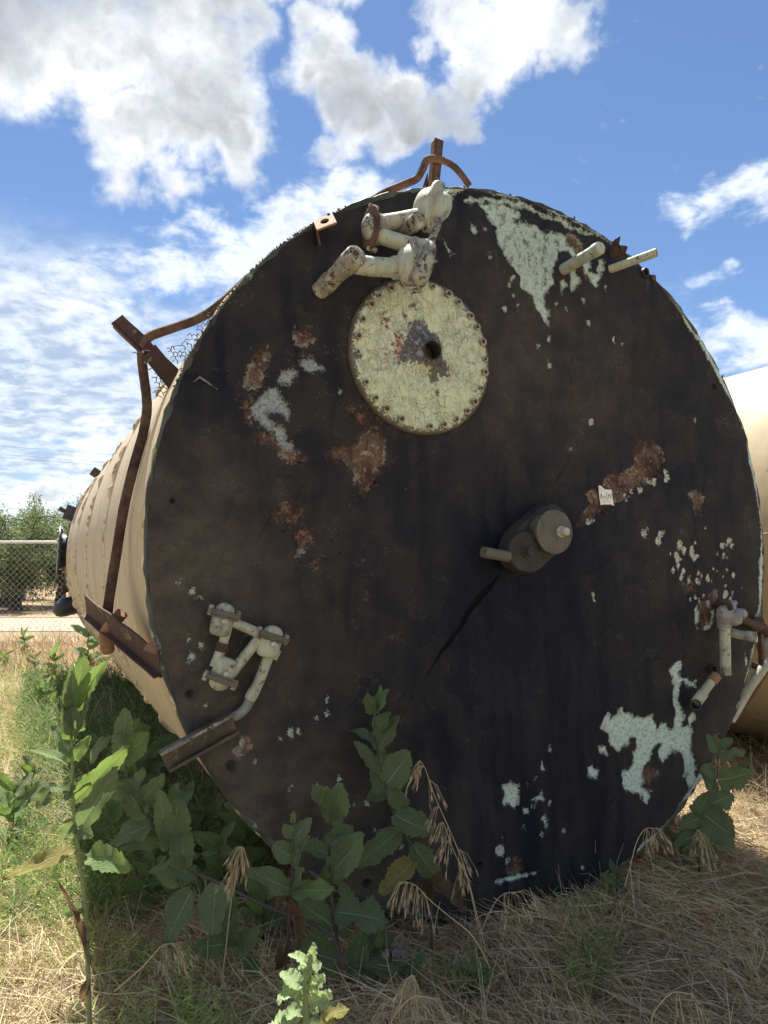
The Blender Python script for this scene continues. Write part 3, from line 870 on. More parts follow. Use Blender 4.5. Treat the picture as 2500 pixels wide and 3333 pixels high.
CREAM = [(V3, 790, 835, 34), (V3, 900, 740, 26), (V3, 950, 745, 34), (V3, 1075, 640, 34), (V3, 1090, 690, 36), (V3, 1070, 735, 22), (V3, 830, 1310, 38), (V3, 865, 1265, 15), (V3, 985, 1400, 42), (V3, 1010, 1330, 36), (V3, 1040, 1310, 22), (V3, 275, 1985, 20), (V3, 288, 2040, 16), (V3, 1500, 1250, 16), (V3, 255, 90, 34),
         (V3, 220, 1180, 24), (V3, 270, 1170, 20), (V3, 630, 880, 22), (V3, 700, 850, 20), (V3, 640, 935, 14),
         (V4, 505, 235, 42), (V4, 545, 290, 34), (V4, 620, 280, 40), (V4, 625, 320, 44), (V4, 655, 370, 34), (V4, 690, 350, 18), (V4, 655, 215, 14), (V4, 470, 340, 38), (V4, 490, 390, 38), (V4, 487, 445, 24), (V4, 405, 325, 16), (V4, 435, 490, 26), (V4, 545, 500, 26), (V4, 515, 575, 28), (V4, 525, 545, 24), (V4, 600, 600, 26), (V4, 600, 560, 14), (V4, 700, 530, 26), (V4, 735, 560, 16), (V4, 680, 600, 24), (V4, 710, 620, 22), (V4, 800, 580, 30), (V4, 800, 545, 14), (V4, 838, 605, 12),
         (V4, 950, 240, 30), (V4, 1015, 190, 34), (V4, 1040, 245, 26), (V4, 980, 220, 14), (V4, 900, 325, 15), (V4, 960, 350, 26), (V4, 1000, 358, 14), (V4, 1060, 540, 32), (V4, 990, 505, 18), (V4, 945, 560, 18), (V4, 975, 655, 16), (V4, 970, 750, 36), (V4, 985, 720, 28), (V4, 1030, 790, 30), (V4, 1045, 730, 15), (V4, 675, 770, 22), (V4, 755, 750, 16), (V4, 712, 800, 16), (V4, 625, 790, 18), (V4, 800, 835, 24), (V4, 765, 50, 16), (V4, 140, 110, 30),
         (V5, 45, 1040, 26), (V1, 1390, 940, 9), (V1, 1425, 960, 7), (V4, 1145, 675, 10), (V4, 850, 465, 12), (V4, 890, 485, 9)]
CRACK = [(V2, [(1290, 920), (1290, 1150), (1200, 1420), (1080, 1540), (980, 1620), (1020, 1710), (850, 1850), (930, 1910), (990, 2000), (1030, 2070), (1100, 2150), (1280, 2200)]),
         (V2, [(500, 1180), (650, 1190), (760, 1200), (800, 1120), (840, 1060)]), (V2, [(250, 1480), (350, 1570), (320, 1680), (240, 1820)]), (V2, [(390, 1290), (530, 1310), (620, 1390), (550, 1500), (560, 1600)]), (V2, [(320, 1700), (440, 1780), (520, 1740), (560, 1890), (555, 2000), (620, 1990), (540, 2110)]), (V2, [(770, 2000), (860, 2010), (930, 1940)]),
         (V3, [(120, 1230), (200, 1175), (350, 1095), (560, 955), (820, 775), (1060, 600)]), (V3, [(1320, 1370), (1310, 1220)]), (V3, [(1475, 810), (1440, 870), (1480, 960), (1460, 1080)]),
         ((0, 0, 1.507), [(1240, 968), (1225, 1000), (1190, 1045), (1160, 1085)]), ((0, 0, 1.507), [(1080, 1240), (1050, 1275), (1020, 1310), (985, 1365), (950, 1410), (918, 1470)]), ((0, 0, 1.507), [(1238, 760), (1228, 800), (1233, 860), (1225, 880)]),
         (V5, [(695, 800), (710, 770), (745, 730)]), (V5, [(745, 760), (765, 775), (755, 800)]), (V3, [(60, 1690), (130, 1750), (300, 1710), (400, 1640), (480, 1530)])]
PIT = [(618, 2259, 11), (751, 2491, 13), (1197, 2882, 14), (560, 1630, 7), (1560, 2815, 10), (2320, 1260, 10)]


def fields(x, y):
    wx = (fbm(x * 22, y * 22, 4, 3) - .5) * .045; wy = (fbm(x * 22, y * 22, 4, 9) - .5) * .045
    X = x + wx; Y = y + wy
    F = {}
    def polys(lst):
        s = np.full(x.shape, -1.0)
        for (vw, pts) in lst:
            s = np.maximum(s, sdf_poly(X, Y, poly_px(*vw, pts)))
        return s
    def dots(lst, s, wsc=.6):
        for (vw, a, b, r) in lst:
            c = face_xy(P(vw[0] + vw[2] * a, vw[1] + vw[2] * b))
            k = r * vw[2] / F_PX * 3.3
            s = np.maximum(s, k - np.hypot(x + wx * wsc - c[0], (y + wy * wsc - c[1]) * .8))
        return s
    F['mint'] = dots(MINT_DOT, polys(MINT))
    rr = np.hypot(x, y); th = np.arctan2(y, x)
    band = rr - (R - .030 * np.clip(fbm(th * 5, th * 0 + 2, 3, 5) * 3.4 - 1.45, -.6, 1.0))
    F['mint'] = np.maximum(F['mint'], np.where((th > -1.15) & (th < 1.95), band, -1.0))
    F['grey'] = polys(GREY)
    F['rust'] = polys(RUST)
    F['cream'] = dots(CREAM, np.full(x.shape, -1.0), .45)
    F['red'] = dots(RED, np.full(x.shape, -1.0))
    ck = np.full(x.shape, 1.0)
    for (vw, pts) in CRACK:
        ck = np.minimum(ck, dist_line(x + wx * .35, y + wy * .35, poly_px(*vw, pts)))
    F['crack'] = ck
    GAP = [[(1640, 1852), (1632, 1850), (1592, 1900), (1535, 1952), (1482, 2042), (1438, 2108), (1385, 2198), (1394, 2206), (1446, 2128), (1494, 2076), (1542, 1990), (1604, 1925)],
           [(1868, 1462), (1858, 1478), (1822, 1540), (1785, 1590), (1790, 1592), (1830, 1550)], [(1060, 1830), (1085, 1800), (1092, 1803), (1070, 1836)], [(1105, 1795), (1120, 1812), (1138, 1848), (1150, 1865), (1142, 1862), (1125, 1838)]]
    F['gap'] = np.full(x.shape, -1.0)
    F['dark'] = np.clip(1.35 - np.abs(x - .02 + .1 * y) / .62, 0, 1) * np.clip((.55 - y) / .7, 0, 1)
    for g_ in GAP:
        F['gap'] = np.maximum(F['gap'], sdf_poly(x + wx * .3, y + wy * .3, poly_px(0, 0, 1, g_)) - .0078)
    wc = np.array(face_xy(P(1770, 790)))
    F['wash'] = np.clip(1.3 - np.hypot((x - wc[0]) / .45, (y - wc[1]) / .40), 0, 1) * .8
    # settled brown dust: a band inside the left edge and along the foot of the plate, and faint clouds
    left = np.clip(1 - (x + 1.50 + .35 * (fbm(x * 2.2, y * 2.2, 4, 31) - .5)) / .62, 0, 1) * np.clip((.62 - y) / .8, 0, 1)
    lowl = np.clip((-(y + .62) - x * .55 - .40 + .5 * (fbm(x * 3, y * 3, 4, 41) - .5)) / .55, 0, 1) * np.clip((.9 - x) / .8, 0, 1)
    edge = np.clip((rr - 1.33 + .25 * (fbm(x * 4, y * 4, 3, 52) - .5)) / .3, 0, 1) * np.clip((.2 - y) / .8, 0, 1) * .5
    top = np.clip(1 - np.hypot((x - .15) / 1.0, (y - .85) / .75), 0, 1) * .55
    lowr = np.clip((-(y + .45) + .4 * (fbm(x * 2.5, y * 2.5, 4, 45) - .5)) / 1.1, 0, 1) * .38
    rgt = np.clip((x - .95 + .4 * (fbm(x * 3, y * 3, 3, 47) - .5)) / .6, 0, 1) * .22
    cloud = np.clip(fbm(x * 1.6, y * 1.1, 4, 49) * 2.6 - 1.3, 0, 1) * .30
    F['dust'] = np.clip(np.maximum(np.maximum(np.maximum(left, lowl) * .95, np.maximum(edge, top)), np.maximum(np.maximum(lowr, rgt), cloud)), 0, 1) ** .8
    # relief
    z = (fbm(x * 1.4, y * 1.4, 3, 61) - .5) * .035 + (fbm(x * 9, y * 9, 3, 71) - .5) * .006
    bare = np.maximum(np.maximum(F['rust'], F['mint']), np.maximum(F['grey'], F['cream']))
    z = z - .005 * np.clip(bare / .006 + .5, 0, 1)
    z = z - .003 * np.clip(1 - ck / .009, 0, 1) + .004 * np.clip(1 - np.abs(ck - .016) / .016, 0, 1)
    for (px, py, r) in PIT:
        c = face_xy(P(px, py)); k = r / F_PX * 3.3
        q = np.hypot(x - c[0], y - c[1]) / k
        z = z - .03 * np.clip(1.2 - q, 0, 1) + .006 * np.clip(1 - np.abs(q - 1.25) / .4, 0, 1)
    # the two plates lap along the slanting seam
    a = np.array(face_xy(P(1865, 1465))); b = np.array(face_xy(P(1390, 2200))); e = b - a; e /= np.linalg.norm(e)
    sd = (x - a[0]) * e[1] - (y - a[1]) * e[0]
    z = z + .010 * np.tanh(sd / .05) * np.exp(-(sd / .5) ** 2)
    z = z - .012 * np.clip(F['gap'] / .004 + .5, 0, 1)
    z = z * np.clip((R - rr) / .05, 0, 1)
    F['z'] = z
    return F


def disc_grid(N):
    g = np.linspace(-1, 1, N)
    u, v = np.meshgrid(g, g)
    x = u * np.sqrt(1 - v * v / 2); y = v * np.sqrt(1 - u * u / 2)
    i = np.arange(N * N).reshape(N, N)
    f = np.stack([i[:-1, :-1], i[:-1, 1:], i[1:, 1:], i[1:, :-1]], -1).reshape(-1, 4)
    return x.ravel(), y.ravel(), f


def make_end_plate():
    x, y, f = disc_grid(470)
    x = x * (R - .004); y = y * (R - .004)
    F = fields(x, y)
    co = CC + np.outer(x, HH) + np.outer(y, ZZ) - np.outer(F['z'] + .004, AX)
    at = {k: ('FLOAT', F[k]) for k in ('mint', 'grey', 'rust', 'cream', 'red', 'crack', 'dust', 'gap', 'wash', 'dark')}
    at['fuv'] = ('FLOAT_VECTOR', np.stack([x, y, x * 0], 1))
    return put('end_plate', (co, f), M['coat'], tank, True, None, at)


end_plate = make_end_plate()
tag(end_plate, 'round end plate under flaking black coating with mint paint and rust showing')

# --- shell
SEAMS = [0.55, 1.72, 3.25, 4.85, 6.35, 7.42]


def make_shell():
    xs = list(np.arange(0.0, 1.4, .03)) + list(np.arange(1.4, TANK_L - .14, .06))
    for s in SEAMS[1:]:
        xs += [s - .035, s - .018, s - .009, s, s + .009, s + .02, s + .04]
    xs = np.array(sorted(set(np.round(xs, 4))))
    n = 420
    th = np.linspace(0, 2 * math.pi, n, endpoint=False)
    X, TH = np.meshgrid(xs, th, indexing='ij')
    rr = np.full(X.shape, R)
    seam = np.zeros(X.shape); sshade = np.zeros(X.shape)
    for k, s in enumerate(SEAMS[1:]):
        w = np.exp(-((X - s) / .012) ** 2)
        tooth = .25 + 1.1 * np.clip(vnoise(TH * 46, X * 0 + k, 5 + k) * 2.4 - .8, 0, 1)
        rr += w * .019 * tooth
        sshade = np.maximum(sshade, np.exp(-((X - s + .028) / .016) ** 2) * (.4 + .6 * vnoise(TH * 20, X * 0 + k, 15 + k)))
        seam = np.maximum(seam, w)
    rr += (fbm(X * 1.2, TH * 3, 3, 8) - .5) * .003
    # peeled, layered board near the end plate
    near = np.clip(1 - X / .9, 0, 1)
    ly = vnoise(TH * 5, X * 14, 21)
    rr += near * (ly - .5) * .006
    rr -= np.clip(1 - X / .03, 0, 1) * .012
    co = CC + X[..., None] * AX + (rr * np.cos(TH))[..., None] * HH + (rr * np.sin(TH))[..., None] * ZZ
    m = len(xs)
    i = np.arange(m * n).reshape(m, n); j = np.roll(i, -1, axis=1)
    f = np.stack([i[:-1], j[:-1], j[1:], i[1:]], -1).reshape(-1, 4)
    f = f[:, ::-1]
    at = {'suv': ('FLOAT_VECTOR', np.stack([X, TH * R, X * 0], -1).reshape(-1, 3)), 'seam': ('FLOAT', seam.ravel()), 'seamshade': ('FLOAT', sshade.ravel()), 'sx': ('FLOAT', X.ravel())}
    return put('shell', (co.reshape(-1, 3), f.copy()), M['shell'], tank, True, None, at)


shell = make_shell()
tag(shell, 'cream insulated shell with ragged hoop seams')


def ring(ax, r, minor, n=260, jit=.25, k=8, sd=1, thin=1.0):
    mb = MB(); vs = []; fs = []
    for i in range(n):
        t = 2 * math.pi * i / n
        c = CC + AX * ax + (HH * math.cos(t) + ZZ * math.sin(t)) * r
        u = HH * math.cos(t) + ZZ * math.sin(t)
        mm = minor * (1 + random.uniform(-jit, jit) + .5 * (float(vnoise(t * 9, 1.0, sd)) - .5))
        for q in range(k):
            a = 2 * math.pi * q / k
            vs.append(c + u * math.cos(a) * mm + AX * math.sin(a) * mm * thin)
    for i in range(n):
        for q in range(k):
            a = i * k + q; b = i * k + (q + 1) % k; c2 = ((i + 1) % n) * k + (q + 1) % k; d2 = ((i + 1) % n) * k + q
            fs.append((a, b, c2, d2))
    mb.add(vs, fs)
    return mb


rim = put('rim', ring(0.006, R - .001, .011, jit=.45), M['rim'], tank)
tag(rim, 'ragged dark rim round the end plate with flecks of mint paint')
foam = put('insulation_edge', ring(.022, R + .001, .0085, jit=.7, sd=5, thin=1.6), M['foam'], tank)
tag(foam, 'torn cream insulation edge behind the rim')
# tufts of torn foam on the upper left of the rim
mb = MB()
for i in range(330):
    t = rad(random.uniform(112, 160)) if i < 270 else rad(random.uniform(15, 108))
    u = HH * math.cos(t) + ZZ * math.sin(t); tt = -HH * math.sin(t) + ZZ * math.cos(t)
    p = CC + AX * random.uniform(0.0, .03) + u * (R + .006)
    e = u * random.uniform(.002, .013) + tt * random.uniform(-.016, .016) - AX * random.uniform(-.01, .012)
    w = tt * random.uniform(.003, .009)
    mb.add([p - w, p + w, p + e, p - AX * .006 + e * .5], [(0, 1, 2), (0, 2, 3), (1, 3, 2)])
tag(put('torn_fringe', mb, M['rim'], tank, False), kind='stuff')

# --- far end: black dished head, hoop and nozzles
mb = MB()
mb.lathe(CC + AX * (TANK_L - .17), AX, [(0, R + .012), (.05, R + .020), (.17, R + .016), (.21, R - .03), (.30, R * .86), (.40, R * .6), (.46, R * .3), (.48, .01)], 96)
put('far_head', mb, M['blacksteel'], tank)


def radial(ax, deg):
    u = HH * math.cos(rad(deg)) + ZZ * math.sin(rad(deg))
    return CC + AX * ax + u * R, u


p, u = radial(7.55, 178)
noz = MB().lathe(p - u * .05, u, [(0, .225), (.10, .225), (.11, .23), (.115, .33), (.14, .33), (.145, .22)], 32)
noz = put('side_nozzle', noz, M['blacksteel'], tank)
for k in range(12):
    a = 2 * math.pi * k / 12
    w = np.cross(u, ZZ)
    c = p + u * .07 + (ZZ * math.cos(a) + w * math.sin(a)) * .285
    put('flange_bolt', MB().lathe(c - u * .03, u, [(0, .016), (.03, .016), (.06, .012)], 6), M['blacksteel'], noz, False)
p, u = radial(7.4, 161)
put('lug', MB().box(p + u * .03, u * .09, AX * .08, np.cross(u, AX) * .09), M['blacksteel'], tank, False)
put('lug', MB().tube([p + u * .10, p + u * .19 + ZZ * .02], .028, 8), M['blacksteel'], tank)
p, u = radial(6.1, 146)
put('lug', MB().box(p + u * .03, u * .06, AX * .05, np.cross(u, AX) * .045), M['rust'], tank, False)
p, u = radial(7.6, 203)
put('drain_elbow', MB().tube([p - u * .1, p + u * .04, p + u * .10 + ZZ * .02, p + u * .16 + ZZ * .0, p + u * .19 - ZZ * .04, p + u * .20 - ZZ * .07], [.12, .12, .125, .12, .09, .03], 16), M['blacksteel'], tank)
p, u = radial(7.62, 195)
put('drain_pipe', MB().tube([p - u * .05, p + u * .08], .05, 10), M['rust'], tank)


# --- the bent strap that used to ring the shell, and its stand-off posts
def path(pts, ax=.5):
    return [P(a, b, ax if len(q) == 2 else q[2]) for q in pts for a, b in [q[:2]]]


def smooth_path(pts, k=5):
    pts = [np.asarray(p) for p in pts]; out = []
    for i in range(len(pts) - 1):
        p0 = pts[max(i - 1, 0)]; p1 = pts[i]; p2 = pts[i + 1]; p3 = pts[min(i + 2, len(pts) - 1)]
        for j in range(k):
            t = j / k
            out.append(.5 * ((2 * p1) + (-p0 + p2) * t + (2 * p0 - 5 * p1 + 4 * p2 - p3) * t * t + (-p0 + 3 * p1 - 3 * p2 + p3) * t ** 3))
    out.append(pts[-1])
    return out


sp = [(1528, 606), (1505, 572), (1475, 540), (1440, 522), (1408, 516), (1388, 524), (1376, 550), (1355, 582), (1315, 600), (1265, 622), (1205, 655), (1120, 702), (1000, 770), (880, 850), (800, 915), (740, 970),
      (690, 1012), (640, 1040), (580, 1062), (520, 1082), (487, 1096), (468, 1118), (462, 1150), (466, 1210), (476, 1280), (478, 1340), (466, 1410), (446, 1480), (425, 1560), (402, 1660), (384, 1770), (368, 1870), (354, 1960), (348, 2020), (350, 2080), (358, 2120)]
strap = put('strap', MB().tube(smooth_path(path(sp, .5), 4), .0205, 8, flat=(AX, .6), jit=.03), M['rust'], tank)
tag(strap, 'bent rusty strap bowed out round the shell')


def angle_iron(p0, p1, side, depth, w, d, th=.007, ragged=0.0):
    """an L section from p0 to p1: one leg spans side*w, the other depth*d"""
    p0, p1 = np.asarray(p0), np.asarray(p1)
    t = (p1 - p0) / np.linalg.norm(p1 - p0)
    s = np.asarray(side) - t * (np.asarray(side) @ t); s /= np.linalg.norm(s)
    q = np.asarray(depth) - t * (np.asarray(depth) @ t); q -= s * (q @ s); q /= np.linalg.norm(q)
    mb = MB()
    n = 8
    for (a, b, la, lb) in ((s, q, w, th), (q, s, d, th)):
        vs = []; fs = []
        for i in range(n + 1):
            c = p0 + (p1 - p0) * i / n
            j = 1 + (random.uniform(-ragged, ragged) if 0 < i else ragged)
            vs += [c + b * (.0 if la == w else lb * 1.02), c + a * la * j + b * (.0 if la == w else lb * 1.02), c + a * la * j + b * (lb if la == w else lb * 2.02), c + b * (lb if la == w else lb * 2.02)]
        for i in range(n):
            for k in range(4):
                o = i * 4
                fs.append((o + k, o + (k + 1) % 4, o + 4 + (k + 1) % 4, o + 4 + k))
        fs += [(3, 2, 1, 0), (n * 4, n * 4 + 1, n * 4 + 2, n * 4 + 3)]
        mb.add(vs, fs)
    return mb


b = put('standoff_post', angle_iron(P(1388, 760, .52), P(1416, 447, .52), HH, AX, .052, .05, ragged=.06), M['rust'], tank, False)
tag(b, 'short rusty angle post on top of the shell')
put('gusset', MB().prism([P(1372, 700, .56), P(1372, 622, .56), P(1392, 560, .56), P(1400, 700, .56)], AX * .008), M['rustpaint'], b, False)
b = put('standoff_post', angle_iron(P(560, 1245, .45), P(362, 1052, .52), P(620, 1200, .45) - P(560, 1245, .45), AX, .062, .055, ragged=.05), M['rustpaint'], tank, False)
tag(b, 'dark angle post leaning out from the upper left of the shell')
put('gusset', MB().prism([P(600, 1235, .40), P(505, 1120, .44), P(470, 1165, .44), P(555, 1270, .40)], AX * .01), M['rustpaint'], b, False)
b = put('standoff_post', angle_iron(P(528, 2205, .02), P(288, 2006, .55), P(500, 2100, .02) - P(528, 2205, .02), -AX, .100, .03, ragged=.06), M['rustpaint'], tank, False)
tag(b, 'rusty angle bracket on the lower left of the shell with peeling cream paint')
hk = smooth_path([P(398, 1995, .34), P(372, 2025, .36), P(350, 2050, .38), P(345, 2075, .40), P(352, 2125, .42)], 3)
put('hook', MB().tube(hk, [.026] * (len(hk) - 1) + [.022], 8, flat=(AX, .55), jit=.06), M['rustorange'], b)
put('torn_tongue', MB().prism([P(500, 2072, .0), P(512, 2120, -.02), P(505, 2130, -.03), P(466, 2115, -.05)], AX * .006), M['rustorange'], b, False)
# channel foot crossing the edge of the end plate, lower left
mb = MB()
q0, q1 = P(748, 2322, -.03), P(518, 2448, -.05)
dn = P(545, 2505, -.05) - q1
n = dn / np.linalg.norm(dn); t = (q1 - q0); 
mb.box((q0 + q1) / 2 + dn / 2, t / 2, dn / 2, AX * .004)
mb.box((q0 + q1) / 2 - AX * .016, t / 2 * 1.01, n * .005, AX * .02)
mb.box((q0 + q1) / 2 + dn - AX * .014, t / 2 * .98, n * .005, AX * .018)
foot = put('channel_foot', mb, M['dustbrown'], tank, False)
tag(foot, 'dusty steel channel welded across the lower left edge')
put('edge_strip', MB().tube(smooth_path([q0 - AX * .04, q0 * .6 + q1 * .4 - AX * .041, q1 - AX * .042], 4), .006, 6, jit=.3), M['creamdirt'], foot)
# rusty lug with a hole on the upper rim
lc, lu = P(1050, 716, .0), None
mb = MB()
ex = P(1085, 703, -.02) - P(1022, 726, -.02); ez = P(1030, 745, -.10) - P(1018, 715, .02)
for q in range(24):
    pass
ring_pts = []
o = P(1018, 718, .0)
cen = o + ex * .52 + ez * .46
outer = []; inner = []
for k in range(24):
    a = 2 * math.pi * k / 24
    ca, sa = math.cos(a), math.sin(a)
    m = max(abs(ca), abs(sa))
    outer.append(cen + ex * .5 * ca / m + ez * .5 * sa / m)
    inner.append(cen + ex * .22 * ca + ez * .24 * sa)
nn = np.cross(ex, ez); nn /= np.linalg.norm(nn)
if nn[2] < 0: nn = -nn
vs = outer + inner + [q - nn * .008 for q in outer] + [q - nn * .008 for q in inner]
fs = []
for k in range(24):
    j = (k + 1) % 24
    fs += [(k, j, 24 + j, 24 + k), (24 + k, 24 + j, 72 + j, 72 + k), (48 + j, 48 + k, 72 + k, 72 + j), (k, 48 + k, 48 + j, j)]
mb.add(vs, fs)
lug = put('lifting_lug', mb, M['rustorange'], tank, False)
tag(lug, 'orange rusty lug with a round hole on the upper left rim')
put('lug_web', MB().prism([o - nn * .008, o + ez * .9 - nn * .008, o + ez * .75 - nn * .07, o - nn * .09], ex / np.linalg.norm(ex) * .008), M['rust'], lug, False)


# --- torn chicken wire by the upper left post
def hexnet(region, size, axf, seed):
    rng = random.Random(seed)
    mb = MB()
    poly = np.array(region, float)
    lo = poly.min(0); hi = poly.max(0)

    def inside(x, y):
        c = False
        for i in range(len(poly)):
            a = poly[i]; b = poly[(i + 1) % len(poly)]
            if (a[1] > y) != (b[1] > y) and x < (b[0] - a[0]) * (y - a[1]) / (b[1] - a[1]) + a[0]:
                c = not c
        return c

    def jit(x, y):
        return (x + (float(vnoise(x * .06, y * .06, seed)) - .5) * 16 + rng.uniform(-1.2, 1.2), y + (float(vnoise(x * .06, y * .06, seed + 9)) - .5) * 16 + rng.uniform(-1.2, 1.2))
    pts = {}
    def node(x, y):
        k = (round(x, 1), round(y, 1))
        if k not in pts:
            a, b = jit(x, y)
            pts[k] = P(a, b, axf(x, y) + rng.uniform(-.02, .02))
        return pts[k]
    h = size * .75
    ny = int((hi[1] - lo[1]) / h) + 2; nx = int((hi[0] - lo[0]) / size) + 2
    for r_ in range(ny):
        for c_ in range(nx):
            x = lo[0] + c_ * size + (size / 2 if r_ % 2 else 0); y = lo[1] + r_ * h * 2 * .62
            if not inside(x, y) or rng.random() < .10:
                continue
            w = size / 2
            a = node(x - w, y); b = node(x, y - h * .42); c = node(x + w, y); d = node(x + w, y + h * .6)
            for (s, e) in ((a, b), (b, c), (c, d)):
                if rng.random() > .10:
                    mb.tube([s, e], .0019, 4, cap=False)
    return mb


net = hexnet([(690, 1008), (655, 1050), (612, 1085), (588, 1118), (540, 1128), (538, 1150), (575, 1185), (600, 1180), (632, 1130), (662, 1085), (690, 1050)], 15, lambda x, y: .40, 3)
net2 = hexnet([(440, 1150), (482, 1150), (530, 1215), (560, 1260), (550, 1290), (520, 1322), (506, 1280), (490, 1225), (470, 1195)], 17, lambda x, y: .42, 7)
o = len(net.v); net.v += net2.v; net.f += [tuple(i + o for i in f) for f in net2.f]
tag(put('wire_netting', net, M['wire'], tank), 'torn rusty chicken wire hanging by the upper left post', kind='stuff')

# ------------------------------------------------------------------ fittings on the end plate
OUT = -AX                                    # points away from the plate, towards the viewer


def out_to(base_px, tip_px, ax0=0.0):
    """distance out from the plate at which a stub standing on base_px ends at tip_px"""
    b = P(*base_px, ax0)
    best = None
    for k in range(1, 400):
        q = b + OUT * (k * .002)
        v = q - EYE
        yy = v[1] * math.cos(PITCH) + v[2] * math.sin(PITCH); zz = -v[1] * math.sin(PITCH) + v[2] * math.cos(PITCH)
        px = 1250 + F_PX * v[0] / yy; py = 1666.5 - F_PX * zz / yy
        e = (px - tip_px[0]) ** 2 + (py - tip_px[1]) ** 2
        if best is None or e < best[0]:
            best = (e, k * .002)
    return best[1]


# --- round cover plate with its ring of bolts
DC = P(1377, 1157, -.030)
DR = 0.336
fx0, fy0 = face_xy(DC)
hole_px = (1404, 1141)
x, y, f = disc_grid(150)
x = x * DR; y = y * DR
rr = np.hypot(x, y) / DR
zz = .024 * (1 - rr ** 2) + (fbm(x * 30, y * 30, 4, 5) - .5) * .006 - .012 * np.clip((rr - .93) / .07, 0, 1) ** 2
hx, hy = face_xy(P(*hole_px, -.090)); hx -= fx0; hy -= fy0
hr = np.hypot(x - hx, y - hy)
zz = zz + .045 * np.clip(1 - (hr - .040) / .06, 0, 1) ** 1.6
dpx = lambda pts: [(face_xy(P(1050 + .3918 * a, 850 + .3918 * b, -.055))[0] - fx0, face_xy(P(1050 + .3918 * a, 850 + .3918 * b, -.055))[1] - fy0) for a, b in pts]
bare = sdf_poly(x, y, dpx([(620, 860), (640, 700), (700, 560), (740, 460), (860, 470), (890, 560), (960, 590), (1000, 680), (980, 780), (1040, 840), (1070, 900), (1060, 1000), (980, 970), (940, 1050), (890, 1000), (860, 900), (760, 860), (700, 850)])) - .010
for q, r_ in (((755, 370), 24), ((690, 450), 18), ((300, 765), 34), ((950, 1085), 16), ((1050, 225), 28)):
    c = dpx([q])[0]
    bare = np.maximum(bare, r_ * .3918 / F_PX * 3.2 - np.hypot(x - c[0], y - c[1]))
th = np.arctan2(y, x)
bare = np.maximum(bare, (rr - .955 - .05 * (fbm(th * 6, th * 0, 4, 8) - .5)) * DR)
pink = sdf_poly(x, y, dpx([(600, 610), (660, 590), (680, 700), (760, 800), (750, 850), (640, 830), (600, 760)]))
pink = np.maximum(pink, sdf_poly(x, y, dpx([(470, 420), (520, 400), (570, 470), (560, 560), (490, 560)])) - .012)
blue = np.clip(1 - np.hypot(x - (hx - .08), y - (hy + .06)) / .16, 0, 1)
hole = hr < .036
co = DC + np.outer(x, HH) + np.outer(y, ZZ) + np.outer(zz, OUT)
keep = ~np.any(hole[f], axis=1)
cover = put('cover_plate', (co, f[keep]), M['disc'], tank, True, None,
            {'fuv': ('FLOAT_VECTOR', np.stack([x, y, x * 0], 1)), 'bare': ('FLOAT', bare), 'pink': ('FLOAT', pink), 'blue': ('FLOAT', blue)})
tag(cover, 'round bolted cover plate with cracked cream paint and a hole in the middle')
put('cover_edge', MB().lathe(DC + AX * .03, OUT, [(0, DR * 1.0), (.020, DR * 1.003), (.026, DR * .994), (.028, DR * .95)], 96, lump=.003), M['dustbrown'], cover)
hc = DC + HH * hx + ZZ * hy
put('socket', MB().tube([hc - OUT * .05, hc + OUT * .072], [.046, .0425], 28, hollow=.86, jit=.01), M['darkcast'], cover)
bolt_me = MB().lathe((0, 0, 0), (0, 0, 1), [(0, .0145), (.004, .0155), (.012, .0145), (.0125, .009), (.008, .0085)], 8, lump=.06)
bolt_me = raw_mesh('bolt', bolt_me.v, bolt_me.f, M['bolt'], True, 30)
for k in range(28):
    if k in (7, 15, 20):
        continue                                   # lost bolts
    a = 2 * math.pi * (k + .3 + random.uniform(-.12, .12)) / 28
    r_ = DR * .905
    bx_, by_ = math.cos(a) * r_, math.sin(a) * r_
    loc = DC + HH * bx_ + ZZ * by_ + OUT * (.0055 + .006 * random.random() * .3)
    s = random.uniform(.72, 1.25)
    if k == 0:
        nut_me = MB().lathe((0, 0, .0085), (0, 0, 1), [(0, .0075), (.003, .0072)], 8)
        nut_me = raw_mesh('bolt_end', nut_me.v, nut_me.f, M['rust'], False)
    bo_ = place('bolt', bolt_me, mat_at(loc, frame(OUT) @ Matrix.Rotation(random.uniform(0, 1), 3, 'Z'), (s, s, s)), cover)
    be_ = bpy.data.objects.new('bolt_end', nut_me); COL.objects.link(be_); be_.parent = bo_


